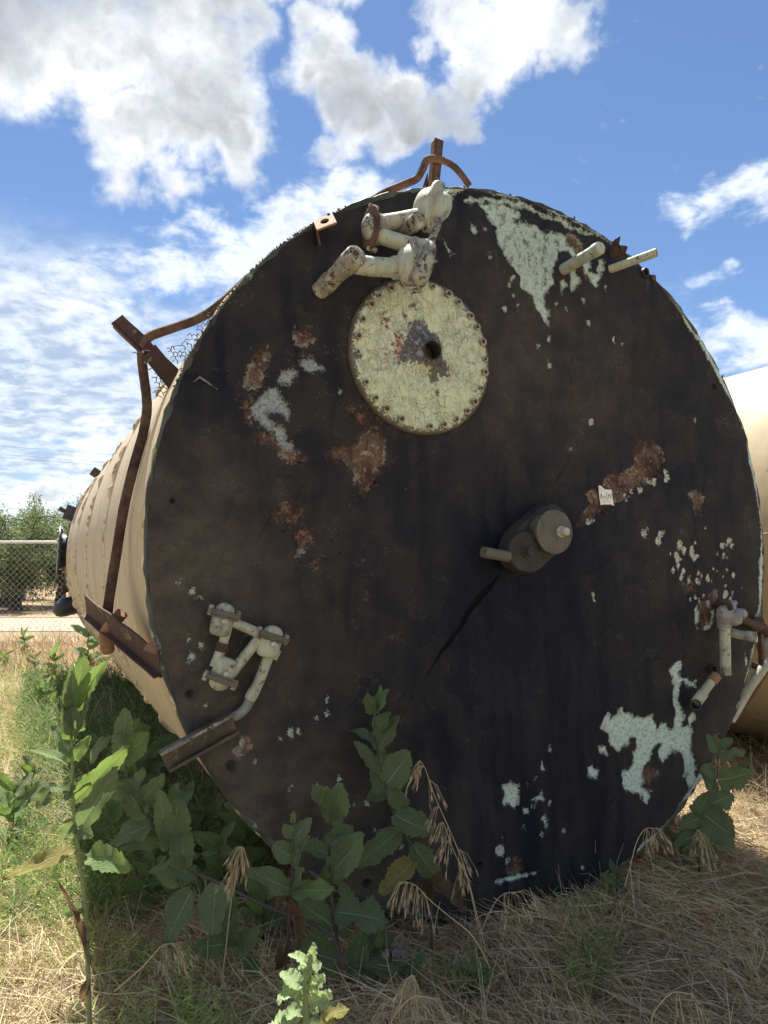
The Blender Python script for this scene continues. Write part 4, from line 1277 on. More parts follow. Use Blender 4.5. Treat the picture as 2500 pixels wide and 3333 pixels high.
# --- housings: a bulb on a pipe bend closed by a bolted oval plate with a dome
def housing(name, c, face_dir, r, mat, parent, squash=.55, long=1.25, udir=None, domer=.62, lugs=2, plate_t=.012, mat2=None, deep=1.15):
    c = np.asarray(c, float); n = np.asarray(face_dir, float); n /= np.linalg.norm(n)
    u = np.asarray(udir if udir is not None else ZZ, float); u = u - n * (u @ n); u /= np.linalg.norm(u)
    body = MB().lathe(c, -n, [(0, r * .92), (r * .4, r * .90), (r * .7, r * .84), (r * .92, r * .70), (r * deep * .96, r * .46), (r * deep, .004)], 20, sx=long * .9, udir=u, lump=.02)
    h = put(name, body, mat, parent)
    put('flange', MB().lathe(c, n, [(0, r * 1.02), (.002, r * 1.10), (plate_t, r * 1.10), (plate_t + .002, r * 1.04), (plate_t + .004, r * .9)], 24, sx=long, udir=u, lump=.025), mat2 or mat, h)
    put('dome', MB().lathe(c + n * (plate_t + .003), n, [(0, r * domer * 1.05), (r * squash * .4, r * domer), (r * squash * .8, r * domer * .72), (r * squash, r * domer * .3), (r * squash * 1.02, .003)], 18, sx=long, udir=u), mat, h)
    for s in range(lugs):
        w = 1 if s % 2 else -1
        q = c + u * (w * r * long * 1.05)
        put('lug_bolt', MB().lathe(q - n * .022, n, [(0, .011), (.022, .011), (.040, .0105), (.043, .006)], 8), M['creamdirt'], h)
    return h


def stub(name, base_px, tip_px, r, mat, parent, ax0=0.0, hollow=.0, collar=False, r1=None):
    d = out_to(base_px, tip_px, ax0)
    b = P(*base_px, ax0)
    t = P(*tip_px, ax0 - d)
    o = put(name, MB().tube([b - OUT * .01, b * .5 + t * .5, t], [r, r, r1 or r], 18, hollow=hollow, jit=.012), mat, parent)
    if collar:
        k = (t - b) / np.linalg.norm(t - b)
        put('collar', MB().tube([t - k * r * 1.5, t - k * r * .2], r * 1.12, 18, jit=.02), mat, o)
    return o, t


# --- pipe run at the top of the plate
top = put('top_pipe', MB().tube([P(1040, 948, 0), P(1095, 895, -.10), P(1150, 842, -.205)], .036, 18, jit=.012), M['creamdirt'], tank)
tag(top, 'stained cream pipe run with bolted housings at the top of the plate')
tc = P(1150, 842, -.205)
put('pipe_collar', MB().tube([P(1060, 928, -.04), P(1075, 914, -.07)], .0395, 18, jit=.02), M['creamdirt'], top)
put('elbow_knuckle', MB().lathe(tc + OUT * .0 - (P(1150, 842, -.205) - P(1095, 895, -.10)) * .02, P(1150, 842, -.205) - P(1095, 895, -.10), [(-.075, .038), (-.03, .043), (.012, .044), (.03, .040), (.036, .02), (.037, .002)], 20, lump=.015), M['creamdirt'], top)
put('cross_pipe', MB().tube(smooth_path([P(1160, 860, -.19), P(1215, 868, -.19), P(1290, 872, -.19)], 3), .038, 18, jit=.01), M['mint'], top)
put('cross_collar', MB().tube([P(1280, 872, -.19), P(1325, 866, -.19)], [.045, .047], 18, jit=.02), M['mint'], top)
hA = housing('lower_housing', P(1352, 862, -.205), P(1382, 858, -.225) - P(1352, 862, -.205), .064, M['mint'], top, squash=.75, long=1.75, udir=P(1395, 800, -.2) - P(1345, 925, -.2), mat2=M['creamdirt'])
put('brace_pipe', MB().tube(smooth_path([P(1395, 805, -.20), P(1345, 800, -.17), P(1250, 772, -.12), P(1205, 748, -.10)], 3), .033, 16, jit=.01), M['mint'], top)
hB = housing('outer_housing', P(1212, 742, -.10), P(1190, 735, -.105) - P(1212, 742, -.10), .055, M['creamdirt'], top, squash=.5, long=1.5, udir=P(1235, 690, -.1) - P(1200, 790, -.1), mat2=M['rust'])
put('upper_pipe', MB().tube(smooth_path([P(1225, 730, -.10), P(1300, 718, -.10), P(1385, 700, -.10)], 3), .034, 16, jit=.01), M['mint'], top)
st, _ = stub('short_stub', (1280, 772), (1365, 716), .031, M['creamdirt'], top, collar=True)
hC = housing('upper_housing', P(1412, 675, -.11), P(1460, 672, -.16) - P(1412, 675, -.11), .072, M['mint'], top, squash=.85, long=1.55, udir=P(1462, 620, -.1) - P(1415, 740, -.1), mat2=M['mint'])
# long rusty plate joining the two right-hand housings
g = [P(1455, 622, -.13), P(1470, 650, -.14), P(1430, 735, -.17), P(1405, 800, -.20), P(1378, 905, -.23), P(1345, 930, -.23), P(1322, 915, -.22), P(1345, 860, -.21), P(1385, 790, -.19), P(1412, 735, -.16), P(1418, 680, -.13)]
put('joining_plate', MB().prism(g, OUT * .012 + HH * .004), M['creamdirt'], top, False)
put('drop_end', MB().tube(smooth_path([P(1402, 800, -.225), P(1385, 850, -.24), P(1362, 905, -.245), P(1352, 930, -.24)], 3), [.026, .032, .038, .040, .044, .046, .046, .044, .030, .012], 14, jit=.05, flat=(HH, .8)), M['creamdirt'], top)

# --- two stubs at the upper right, broken bracket and socket
s1, _ = stub('stub_pipe', (1836, 876), (1955, 806), .027, M['mint'], tank, collar=True)
tag(s1, 'mint painted pipe stub at the upper right of the plate')
a0, a1 = P(1985, 877, -.0), P(2138, 821, -.20)
s2 = put('stub_pipe', MB().tube([a0, a0 * .5 + a1 * .5, a1], .0205, 16, hollow=.7, jit=.02), M['mint'], tank)
tag(s2, 'long thin pipe stub standing out past the right edge')
mb = MB()
bx = [(1985, 835, 0), (1998, 783, -.04), (2006, 776, -.05), (2018, 798, -.05), (2040, 800, -.05), (2043, 806, -.05), (2030, 840, -.01), (2020, 858, 0)]
mb.prism([P(a, b, c) for a, b, c in bx], AX * .012)
mb.prism([P(1984, 838, .0), P(1999, 780, -.04), P(2006, 776, -.05), P(1994, 842, -.02)], OUT * .03)
br = put('broken_bracket', mb, M['rust'], tank, False)
tag(br, 'torn rusty bracket on the upper right rim')
so, _ = stub('pipe_socket', (2088, 890), (2104, 886), .023, M['darkcast'], tank, hollow=.72)
put('edge_lug', MB().box(P(2120, 908, .0), HH * .012, ZZ * .014, AX * .02), M['rust'], tank, False)
wl = put('weld_corner', MB().tube([P(632, 1243, -.006), P(650, 1227, -.006), P(707, 1268, -.006)], .0035, 5, jit=.2), M['creamdirt'], tank)

# --- housing with two capped discs in the middle of the plate
vc0 = P(1692, 1788, -.015); vc1 = P(1768, 1718, -.015)
ring_pts = []
for k in range(40):
    a = 2 * math.pi * k / 40
    dirv = (vc1 - vc0) / np.linalg.norm(vc1 - vc0)
    pv = np.cross(OUT, dirv)
    cc = vc1 if math.cos(a) > 0 else vc0
    ring_pts.append(cc + dirv * math.cos(a) * .110 + pv * math.sin(a) * .110)
mb = MB()
lv = [(0.0, 1.0), (.05, .985), (.066, .95), (.070, .88)]
cen = (vc0 + vc1) / 2
vs = []; fs = []
for (o_, s_) in lv:
    vs += [cen + (q - cen) * s_ + OUT * o_ for q in ring_pts]
n_ = len(ring_pts)
for i in range(len(lv) - 1):
    for k in range(n_):
        fs.append((i * n_ + k, i * n_ + (k + 1) % n_, (i + 1) * n_ + (k + 1) % n_, (i + 1) * n_ + k))
fs.append(tuple((len(lv) - 1) * n_ + k for k in range(n_)))
mb.add(vs, fs)
valve = put('valve_housing', mb, M['darkcast'], tank)
tag(valve, 'dusty oval valve housing with two round caps')
dc = P(1712, 1795, -.13)
put('lower_cap', MB().lathe(dc - OUT * .08, OUT, [(0, .088), (.07, .088), (.078, .084), (.081, .07), (.084, .002)], 36, lump=.006), M['darkcast'], valve)
put('cap_bolt', MB().lathe(dc, OUT, [(0, .028), (.012, .027), (.014, .019), (.038, .018), (.041, .012)], 14), M['darkcast'], valve)
dd_ = P(1807, 1731, -.16)
put('upper_cap', MB().lathe(dd_ - OUT * .10, OUT, [(0, .080), (.085, .086), (.088, .096), (.098, .096), (.101, .090), (.107, .06), (.110, .002)], 40, lump=.004), M['dustcap'], valve)
put('cap_bolt', MB().lathe(dd_ + HH * .026, OUT, [(0, .026), (.014, .025), (.016, .0185), (.046, .0175), (.049, .012)], 14), M['mint'], valve)
put('drain_stub', MB().tube([P(1655, 1812, -.12), P(1572, 1797, -.12)], .0235, 16, hollow=.0, jit=.01), M['dustcap'], valve)
put('nozzle_fin', MB().prism([P(1745, 1803, -.10), P(1758, 1798, -.11), P(1778, 1818, -.12), P(1748, 1822, -.10)], OUT * .01), M['darkcast'], valve, False)
put('nozzle_fin', MB().prism([P(1716, 1738, -.10), P(1722, 1715, -.11), P(1728, 1740, -.10)], OUT * .012), M['darkcast'], valve, False)

# --- pipe frame with three housings, lower left
def V6p(a, b, ax): return P(600 + .3014 * a, 1900 + .3014 * b, ax)
fr = put('pipe_frame', MB().tube([V6p(480, 420, -.07), V6p(420, 640, -.07), V6p(330, 900, -.07)], [.018, .0175, .020], 14, jit=.02), M['cream'], tank)
tag(fr, 'cream pipe frame with three bolted housings low on the left of the plate')
put('cross_pipe', MB().tube([V6p(520, 410, -.075), V6p(700, 490, -.075), V6p(860, 560, -.075)], .0185, 14, jit=.015), M['cream'], fr)
put('return_pipe', MB().tube([V6p(500, 980, -.075), V6p(640, 800, -.075), V6p(800, 600, -.075)], .0195, 14, jit=.015), M['cream'], fr)
put('joint', MB().tube([V6p(420, 640, -.07), V6p(395, 735, -.07)], .0235, 14, jit=.05), M['rustpaint'], fr)
dl = V6p(905, 800, -.07); de = V6p(740, 1200, -.05)
put('down_pipe', MB().tube(smooth_path([V6p(960, 720, -.07), dl, V6p(830, 1000, -.06), de], 3), .020, 14, jit=.01), M['mint'], fr)
put('down_collar', MB().tube([V6p(760, 1150, -.05), V6p(705, 1245, -.045)], .0225, 14, jit=.02), M['mint'], fr)
put('down_collar', MB().tube([V6p(985, 700, -.07), V6p(935, 800, -.07)], .0245, 14, jit=.02), M['cream'], fr)
put('tail_bend', MB().tube(smooth_path([V6p(715, 1230, -.045), V6p(670, 1330, -.04), V6p(600, 1400, -.03), V6p(530, 1440, -.01), V6p(500, 1450, .0)], 4), .0185, 14), M['greypipe'], fr)
for (cx, cy, fx, fy, r_, mt) in ((410, 400, 440, 290, .040, M['creamdirt']), (925, 640, 960, 530, .043, M['cream']), (420, 960, 380, 1060, .043, M['cream'])):
    c = V6p(cx, cy, -.085)
    fdir = V6p(fx, fy, -.085) - c; fdir /= np.linalg.norm(fdir)
    sidev = np.cross(fdir, OUT)
    hh_ = put('housing', MB().lathe(c + fdir * .012, -fdir, [(-.012, r_ * .78), (.0, r_ * .78), (.044, r_ * .74), (.056, r_ * .68), (.064, r_ * .52), (.066, r_ * .30), (.067, .002)], 20, sx=1.28, udir=sidev, lump=.02), mt, fr)
    fl_ = MB().box(c + fdir * .026, sidev * (r_ * 1.28), fdir * .0085, OUT * (r_ * .92))
    fl_.box(c + fdir * .012, sidev * (r_ * 1.16), fdir * .004, OUT * (r_ * .86))
    put('flange', fl_, M['dustcap'], hh_, False)
    put('dome', MB().lathe(c + fdir * .036, fdir, [(0, r_ * .70), (.012, r_ * .64), (.024, r_ * .42), (.029, .002)], 18, sx=1.25, udir=sidev), mt, hh_)
    put('centre_bolt', MB().lathe(c + OUT * (r_ * .86), OUT, [(0, .0105), (.010, .0105), (.013, .006)], 12), M['steel'], hh_)
    for w in (-1, 1):
        put('lug_bolt', MB().lathe(c + fdir * .010 + sidev * (w * r_ * 1.25), fdir, [(0, .010), (.034, .010), (.037, .006)], 8), M['creamdirt'], hh_)
put('loose_wire', MB().tube(smooth_path([V6p(700, 555, -.09), V6p(630, 580, -.09), V6p(600, 690, -.09), V6p(545, 760, -.09), V6p(625, 805, -.09)], 5), .0012, 5), M['wire'], fr)

# --- grey valve and pipes at the right edge
def V4p(a, b, ax): return P(2200 + .1808 * a, 1900 + .1808 * b, ax)
gv = put('grey_valve', MB().tube(smooth_path([V4p(870, 800, -.10), V4p(870, 700, -.10), V4p(880, 600, -.11), V4p(900, 500, -.11), V4p(930, 430, -.10), V4p(960, 400, -.08)], 3), [.034, .034, .034, .035, .036, .038, .040, .041, .041, .040, .040, .039, .038, .037, .036, .030], 16, jit=.01), M['galv'], tank)
tag(gv, 'grey cast valve with pipes at the right edge of the plate')
put('valve_bulb', MB().lathe(V4p(1060, 620, -.14), OUT + HH * .6, [(-.05, .03), (-.02, .038), (.01, .036), (.03, .026), (.036, .003)], 18), M['galv'], gv)
put('valve_bulb', MB().lathe(V4p(1150, 540, -.12), OUT + HH * .9, [(-.05, .02), (-.01, .028), (.02, .026), (.034, .012), (.036, .002)], 16), M['galv'], gv)
put('hex_collar', MB().tube([V4p(790, 510, -.115), V4p(900, 430, -.115)], .020, 6), M['galv'], gv, False)
put('hex_collar', MB().tube([V4p(1010, 400, -.10), V4p(1060, 340, -.09)], .017, 6), M['galv'], gv, False)
put('clamp', MB().tube(smooth_path([V4p(700, 400, -.02), V4p(780, 340, -.09), V4p(900, 320, -.13), V4p(970, 390, -.15), V4p(990, 460, -.15)], 3), .014, 8, jit=.08), M['rust'], gv)
put('down_pipe', MB().tube([V4p(880, 790, -.10), V4p(885, 1100, -.10), V4p(890, 1500, -.10)], .0265, 16, jit=.012), M['cream'], gv)
put('pipe_end', MB().tube([V4p(890, 1480, -.10), V4p(892, 1640, -.10)], [.027, .0275], 16, hollow=.8, jit=.03), M['creamdirt'], gv)
put('cross_pipe', MB().tube([V4p(1000, 880, -.06), V4p(1150, 920, -.10), V4p(1290, 945, -.13)], .0225, 14, jit=.012), M['cream'], gv)
put('cross_cap', MB().tube([V4p(1270, 935, -.13), V4p(1330, 948, -.145), V4p(1440, 968, -.17)], [.025, .027, .027], 14, jit=.03), M['creamdirt'], gv)
put('rusty_elbow', MB().tube(smooth_path([V4p(1150, 620, -.05), V4p(1280, 680, -.05), V4p(1420, 740, -.03), V4p(1520, 760, .0), V4p(1600, 850, .03), V4p(1720, 930, .05)], 3), [.022] * 6 + [.028] * 6 + [.024] * 4, 14, jit=.04), M['rustpaint'], gv)
put('elbow_band', MB().lathe(V4p(1470, 720, -.02), V4p(1470, 720, -.02) - V4p(1440, 800, .0), [(-.03, .012), (-.028, .026), (.028, .026), (.03, .012)], 16, lump=.05), M['rust'], gv)
s3, _ = stub('plate_socket', (2310, 2182), (2326, 2178), .0225, M['darkcast'], tank, hollow=.8)
tag(s3, 'short open socket low on the right of the plate')
lp = put('lower_pipe', MB().tube([V4p(690, 1700, -.07), V4p(560, 1870, -.07), V4p(390, 2120, -.06)], .0215, 16, jit=.012), M['cream'], tank)
tag(lp, 'short cream pipe with a rusty collar low on the right')
put('collar', MB().tube([V4p(730, 1650, -.07), V4p(640, 1770, -.07)], .0265, 12, jit=.02), M['rustorange'], lp)
put('sleeve', MB().tube([V4p(500, 1960, -.065), V4p(340, 2170, -.055)], .0265, 16, jit=.012), M['cream'], lp)
put('open_elbow', MB().tube([V4p(290, 2190, -.02), V4p(360, 2180, -.09)], .026, 16, hollow=.75), M['darkcast'], lp)
# struts passing behind the right edge
put('side_strut', MB().tube([P(2505, 2145, .02), P(2440, 2235, .05), P(2375, 2345, .08)], .027, 12, jit=.02), M['cream'], tank)
put('side_bar', MB().tube([P(2500, 2170, .06), P(2450, 2255, .10), P(2385, 2345, .14)], .016, 6, jit=.06), M['rust'], tank)
put('side_angle', MB().box(P(2474, 2030, .03), HH * .009, ZZ * .24, AX * .012), M['rust'], tank, False)
put('side_arm', MB().tube([P(2420, 2150, .08), P(2475, 2175, .05)], .018, 8), M['rust'], tank)
put('side_elbow', MB().lathe(P(2496, 2098, .05), OUT + HH * .5, [(-.05, .04), (-.01, .052), (.03, .048), (.05, .03)], 18), M['galv'], tank)

# --- paper label, torn at the top
lq = [(330, 390), (460, 385), (720, 610), (1130, 628), (1160, 1000), (1235, 1500), (1275, 1585), (1180, 1560), (1110, 1510), (680, 1505), (470, 1550), (400, 1100)]
LP = lambda a, b, k=-.012: P(1930 + .05425 * a, 1560 + .05425 * b, k)
lab = put('paper_label', MB().prism([LP(a, b) for a, b in lq], AX * .0012), M['paper'], tank, False)
tag(lab, 'torn white paper label with faint handwriting')


def pen(lines, name, w=.0016):
    mb = MB()
    for ln in lines:
        for i in range(len(ln) - 1):
            mb.tube([LP(*ln[i], -.0128), LP(*ln[i + 1], -.0128)], w, 4, flat=(AX, .3))
    put(name, mb, M['ink'], lab, False)


pen([[(470, 1180), (495, 830), (580, 1160)], [(490, 1000), (560, 1000)], [(640, 1040), (690, 1000), (720, 1040), (690, 1060), (650, 1050)], [(820, 890), (855, 1150)], [(935, 890), (935, 1180)], [(1000, 890), (990, 1020), (1090, 1010)], [(1085, 850), (1080, 1180)]], 'handwriting')
pen([[(500, 560), (620, 680), (740, 740)], [(480, 760), (560, 720)], [(720, 860), (830, 800), (960, 900)], [(600, 1130), (720, 1180), (800, 1110)], [(590, 1190), (740, 1410)], [(830, 1180), (980, 1390)], [(760, 1340), (860, 1280)], [(580, 1340), (650, 1440)], [(400, 500), (450, 580)]], 'pencil_lines', .0008)

# ------------------------------------------------------------------ ground
rng = np.random.default_rng(7)


def gz(x, y):
    """height of the soil"""
    x = np.asarray(x, float); y = np.asarray(y, float)
    near = np.clip(1 - (np.hypot(x, y - 4) - 8) / 6, 0, 1)
    return ((fbm(x * .9 + 40, y * .9 + 40, 4, 2) - .5) * .10 - .015) * near


def make_ground():
    g = np.unique(np.concatenate([np.linspace(-900, -30, 12), np.linspace(-30, -9, 22), np.linspace(-9, 9, 150), np.linspace(9, 30, 22), np.linspace(30, 900, 12)]))
    h = np.unique(np.concatenate([np.linspace(-300, -12, 10), np.linspace(-12, -1, 16), np.linspace(-1, 14, 130), np.linspace(14, 40, 22), np.linspace(40, 1500, 14)]))
    X, Y = np.meshgrid(g, h)
    Z = gz(X, Y)
    n, m = X.shape
    i = np.arange(n * m).reshape(n, m)
    f = np.stack([i[:-1, :-1], i[:-1, 1:], i[1:, 1:], i[1:, :-1]], -1).reshape(-1, 4)
    o = put('ground', (np.stack([X, Y, Z], -1).reshape(-1, 3), f), M['ground'], None, True, None)
    tag(o, 'dry soil and thatch under the tank', None, None, 'structure')


make_ground()
mb = MB().box((-2, 18.3, -.005), (60, 0, 0), (0, 2.0, 0), (0, 0, .02))
tag(put('road', mb, M['road'], None, False), 'pale gravel road beyond the fence', None, None, 'structure')
mb = MB()
mb.add([(-200, 20.5, .012), (200, 20.5, .012), (200, 400, .012), (-200, 400, .012)], [(0, 1, 2, 3)])
tag(put('orchard_floor', mb, M['field'], None, False), 'bare brown orchard floor beyond the road', None, None, 'structure')

# ------------------------------------------------------------------ second tank to the right, parallel to the first
T2E = 3.93
C2 = CC + HH * T2E
t2 = root('storage_tank', C2 * np.array([1, 1, 0]) + AX * 3, 'smooth cream storage tank standing behind the right edge of the black one', 'tank')
n = 120
xs = [.1, .13, 1.9, 1.905, 1.93, 1.935, 3.7, 3.705, 3.73, 3.735, 7.4]
th = np.linspace(0, 2 * math.pi, n, endpoint=False)
X, TH = np.meshgrid(np.array(xs), th, indexing='ij')
rr = np.where((np.abs(X - 1.9175) < .014) | (np.abs(X - 3.7175) < .014), R + .004, R)
co = C2 + X[..., None] * AX + (rr * np.cos(TH))[..., None] * HH + (rr * np.sin(TH))[..., None] * ZZ
i = np.arange(len(xs) * n).reshape(len(xs), n); j = np.roll(i, -1, axis=1)
f = np.stack([i[:-1], j[:-1], j[1:], i[1:]], -1).reshape(-1, 4)[:, ::-1]
put('shell', (co.reshape(-1, 3), f.copy()), M['tank2'], t2)
put('head', MB().lathe(C2 + AX * .13, -AX, [(0, R), (.03, R - .01), (.2, R * .8), (.32, R * .45), (.36, .01)], 80), M['tank2'], t2)
put('head', MB().lathe(C2 + AX * 7.38, AX, [(0, R), (.03, R - .01), (.2, R * .8), (.32, R * .45), (.36, .01)], 80), M['tank2'], t2)
for axr in (1.92, 3.72):
    put('weld_band', ring(axr, R + .001, .007, jit=.2, k=6), M['creamdirt'], t2)
    t2.children[-1].location = Vector(HH * T2E) + t2.children[-1].location
for dgr in (176.5, 232):
    u = HH * math.cos(rad(dgr)) + ZZ * math.sin(rad(dgr))
    put('long_seam', MB().tube([C2 + AX * .2 + u * R, C2 + AX * 7.2 + u * R], .006, 6), M['creamdirt'], t2)

# ------------------------------------------------------------------ chain link fence
FY = 14.3
fence = root('chain_link_fence', (-6.5, FY, 0), 'galvanised chain link fence with a bright top rail behind the tanks', 'fence')
zr = 1.5 + (1835 - 1766) / F_PX * FY
x0f, x1f = -11.0, 2.0
put('top_rail', MB().tube([(x0f, FY, zr), (x1f, FY, zr)], .027, 10), M['rail'], fence)
for xp in np.arange(x0f + .4, x1f, 3.05):
    put('post', MB().tube([(xp, FY + .03, 0), (xp, FY + .03, zr + .04)], .03, 10), M['fence'], fence)


def chain_mesh():
    st = .060; w = .0026
    ncol = int((x1f - x0f) / st); nrow = int((zr - .03) / st)
    vs = []; fs = []
    off = np.array([(w, 0, 0), (0, w, 0), (-w, 0, 0), (0, -w, 0)])
    for c in range(ncol):
        x = x0f + c * st
        pts = []
        for r_ in range(nrow + 1):
            pts.append((x + (st if (r_ + c) % 2 else 0.0), FY + (.004 if r_ % 2 else -.004), .02 + r_ * st))
        o = len(vs)
        for q in pts:
            for k in off:
                vs.append(np.array(q) + k)
        for r_ in range(nrow):
            for k in range(4):
                a = o + r_ * 4 + k; b = o + r_ * 4 + (k + 1) % 4
                fs.append((a, b, b + 4, a + 4))
    return np.array(vs), np.array(fs)


v, f = chain_mesh()
tag(put('wire_mesh', (v, f), M['fence'], fence, True, None), None, kind='stuff')

# ------------------------------------------------------------------ orchard trees
def tree(name, loc, h, spread, label, seed, nleaf=16000):
    rg = random.Random(seed); nr = np.random.default_rng(seed)
    loc = np.array(loc, float)
    t = root(name, loc, label, 'tree', 'orchard trees beyond the fence')
    mb = MB()
    hubs = []
    trunk = [loc, loc + (rg.uniform(-.05, .05), 0, .35), loc + (rg.uniform(-.1, .1), 0, .8)]
    mb.tube(smooth_path(trunk, 4), [.21, .20, .19, .17, .16, .16, .16, .165, .17][:9], 10, jit=.06)
    tips = []
    for k in range(7):
        a = k / 7 * 2 * math.pi + rg.uniform(-.3, .3)
        up = rg.uniform(.6, 1.0)
        p = [trunk[-1] - np.array([0, 0, .08])]
        d = np.array([math.cos(a) * .55, math.sin(a) * .55, up]); d /= np.linalg.norm(d)
        L = h * rg.uniform(.62, .9)
        for s in range(5):
            d = d + np.array([rg.uniform(-.16, .16), rg.uniform(-.16, .16), rg.uniform(-.06, .12)]); d /= np.linalg.norm(d)
            p.append(p[-1] + d * L / 5)
        mb.tube(p, [.085, .066, .05, .036, .022, .01], 7)
        for s in (1, 2, 3, 4, 5):
            for q in range(4):
                e = np.array([rg.uniform(-1, 1), rg.uniform(-1, 1), rg.uniform(-.8, .7)]); e /= np.linalg.norm(e)
                l = rg.uniform(.5, 1.05) * spread * .5
                m_ = p[s] + e * l * .5 + np.array([0, 0, .05]); z_ = p[s] + e * l + np.array([0, 0, rg.uniform(-.12, .12)])
                mb.tube([p[s], m_, z_], [.018, .011, .005], 5, cap=False)
                tips += [(p[s], m_, z_)]
    put('trunk', mb, M['bark'], t)
    # leaves along the twigs
    tw = np.array(tips)
    k = nr.integers(0, len(tw), nleaf)
    u = nr.random(nleaf)[:, None]
    base = np.where(u < .5, tw[k, 0] * (1 - 2 * u) + tw[k, 1] * 2 * u, tw[k, 1] * (2 - 2 * u) + tw[k, 2] * (2 * u - 1))
    base = base + nr.normal(0, .11, (nleaf, 3))
    d = nr.normal(0, 1, (nleaf, 3)); d[:, 2] -= .2; d /= np.linalg.norm(d, axis=1)[:, None]
    s = np.cross(d, nr.normal(0, 1, (nleaf, 3))); s /= np.linalg.norm(s, axis=1)[:, None]
    L = nr.uniform(.06, .12, nleaf)[:, None]; W = L * .19
    v = np.stack([base, base + d * L * .45 + s * W, base + d * L, base + d * L * .45 - s * W], 1).reshape(-1, 3)
    f = np.arange(nleaf * 4).reshape(-1, 4)
    g = nr.random(nleaf)[:, None]
    col = np.array([.10, .145, .06]) * (1 - g) + np.array([.22, .27, .11]) * g
    col = np.concatenate([np.repeat(col, 4, axis=0), np.ones((nleaf * 4, 1))], 1)
    put('crown', (v, f), M['treeleaf'], t, False, None, {'col': ('FLOAT_COLOR', col)})


tx = D(52, 1985, 23.6)
tree('almond_tree', (tx[0], 23.6, 0), 3.0, 2.7, 'leafy almond tree with the thick dark trunk nearest the fence', 3, 24000)
tree('almond_tree', (tx[0] - 1.6, 26.0, 0), 3.0, 2.6, 'almond tree at the left edge partly behind the thick trunk', 5, 17000)
tree('almond_tree', (-11.15, 25.6, 0), 2.9, 2.6, 'almond tree just left of the far end of the black tank', 8, 20000)
tree('almond_tree', (-11.7, 29.0, 0), 3.1, 2.6, 'almond tree mostly hidden by the far end of the tank', 11, 12000)
tree('almond_tree', (tx[0] + .4, 31, 0), 3.3, 2.8, 'far almond tree seen between the nearer trunks', 14, 15000)
tree('almond_tree', (tx[0] - 3.0, 30, 0), 3.3, 2.8, 'far almond tree at the left edge of the row', 17, 12000)

# ------------------------------------------------------------------ overhead lines
for (ya, yb, lb) in ((1441, 1492, 'topmost thin black overhead line left of the tank'), (1470, 1516, 'middle thin black overhead line left of the tank'), (1478, 1530, 'lowest thin black overhead line left of the tank')):
    a = D(-1500, ya - 60, 62); m_ = D(150, (ya + yb) / 2 - 4, 60); b = D(1500, yb + 120, 58)
    pts = smooth_path([a, m_, b], 10)
    o = put('power_line', MB().tube(pts, .007, 5), M['cable'], None, loc=pts[0])
    tag(o, lb, 'cable', 'overhead lines')

# ------------------------------------------------------------------ broken concrete lumps in the straw
for (px, py, w, lb) in ((1225, 3118, .052, 'longer of two broken concrete lumps in the straw'), (1300, 3118, .032, 'smaller of two broken concrete lumps in the straw')):
    c = G(px, py + 22, .01)
    mb = MB()
    prof = [(-w, .012), (-w * .93, .030), (-w * .3, .034), (w * .4, .032), (w * .92, .030), (w, .014)]
    mb.lathe(c + np.array([0, 0, .022]), (1, .15, .03), prof, 7, lump=.14)
    o = put('concrete_lump', mb, M['stone'], None, False, loc=c)
    tag(o, lb, 'rubble', 'broken concrete in the straw')

# ------------------------------------------------------------------ grass, straw and weeds
rng = np.random.default_rng(21)


def lat_ax(x, y):
    qx = x - CC[0]; qy = y - CC[1]
    return qx * HH[0] + qy * HH[1], qx * AX[0] + qy * AX[1]


def under_clear(x, y, need):
    """True where at least `need` metres stay free below the tanks"""
    ok = np.ones(np.shape(x), bool)
    for e, a0, a1 in ((0.0, -.02, 8.1), (T2E, -.3, 7.8)):
        l, a = lat_ax(x, y); l = l - e
        inside = (np.abs(l) < R) & (a > a0) & (a < a1)
        free = R - np.sqrt(np.clip(R * R - l * l, 0, None))
        ok &= ~(inside & (free < need))
    return ok


def scatter(n, d0, d1, xl=-.72, xr=.72, need=.06):
    """ground points, evenly spread in log distance inside a wide fan in front of the photographer"""
    d = np.exp(rng.uniform(math.log(d0), math.log(d1), n))
    x = rng.uniform(xl, xr, n) * d
    ok = under_clear(x, d, need)
    x = x[ok]; d = d[ok]
    return x, d, gz(x, d)


def blades(base, d0, L, W, bend, segs=3, face=None):
    """ribbons: start direction d0 bends towards `bend` (vector per blade) along their length"""
    n = len(base)
    d0 = d0 / np.linalg.norm(d0, axis=1)[:, None]
    side = np.cross(d0, rng.normal(0, 1, (n, 3)))
    side /= np.linalg.norm(side, axis=1)[:, None] + 1e-9
    pts = [base]; p = base; d = d0
    for s in range(segs):
        p = p + d * (L / segs)[:, None]
        p[:, 2] = np.maximum(p[:, 2], gz(p[:, 0], p[:, 1]) + .003)
        pts.append(p)
        d = d + bend / segs
        d = d / (np.linalg.norm(d, axis=1)[:, None] + 1e-9)
    vs = []
    for s, q in enumerate(pts):
        w = (W * (1 - .8 * s / segs))[:, None]
        vs += [q - side * w, q + side * w]
    v = np.stack(vs, 1).reshape(-1, 3)
    k = 2 * (segs + 1)
    o = (np.arange(n) * k)[:, None]
    f = np.concatenate([np.stack([o[:, 0] + 2 * s, o[:, 0] + 2 * s + 1, o[:, 0] + 2 * s + 3, o[:, 0] + 2 * s + 2], 1) for s in range(segs)])
    return v, f, k


def colmix(n, k, cols, wts, var=.22):
    cols = np.array(cols); i = rng.choice(len(cols), n, p=np.array(wts) / sum(wts))
    c = cols[i] * (1 + rng.uniform(-var, var, (n, 1)))
    return np.concatenate([np.repeat(c, k, axis=0), np.ones((n * k, 1))], 1)


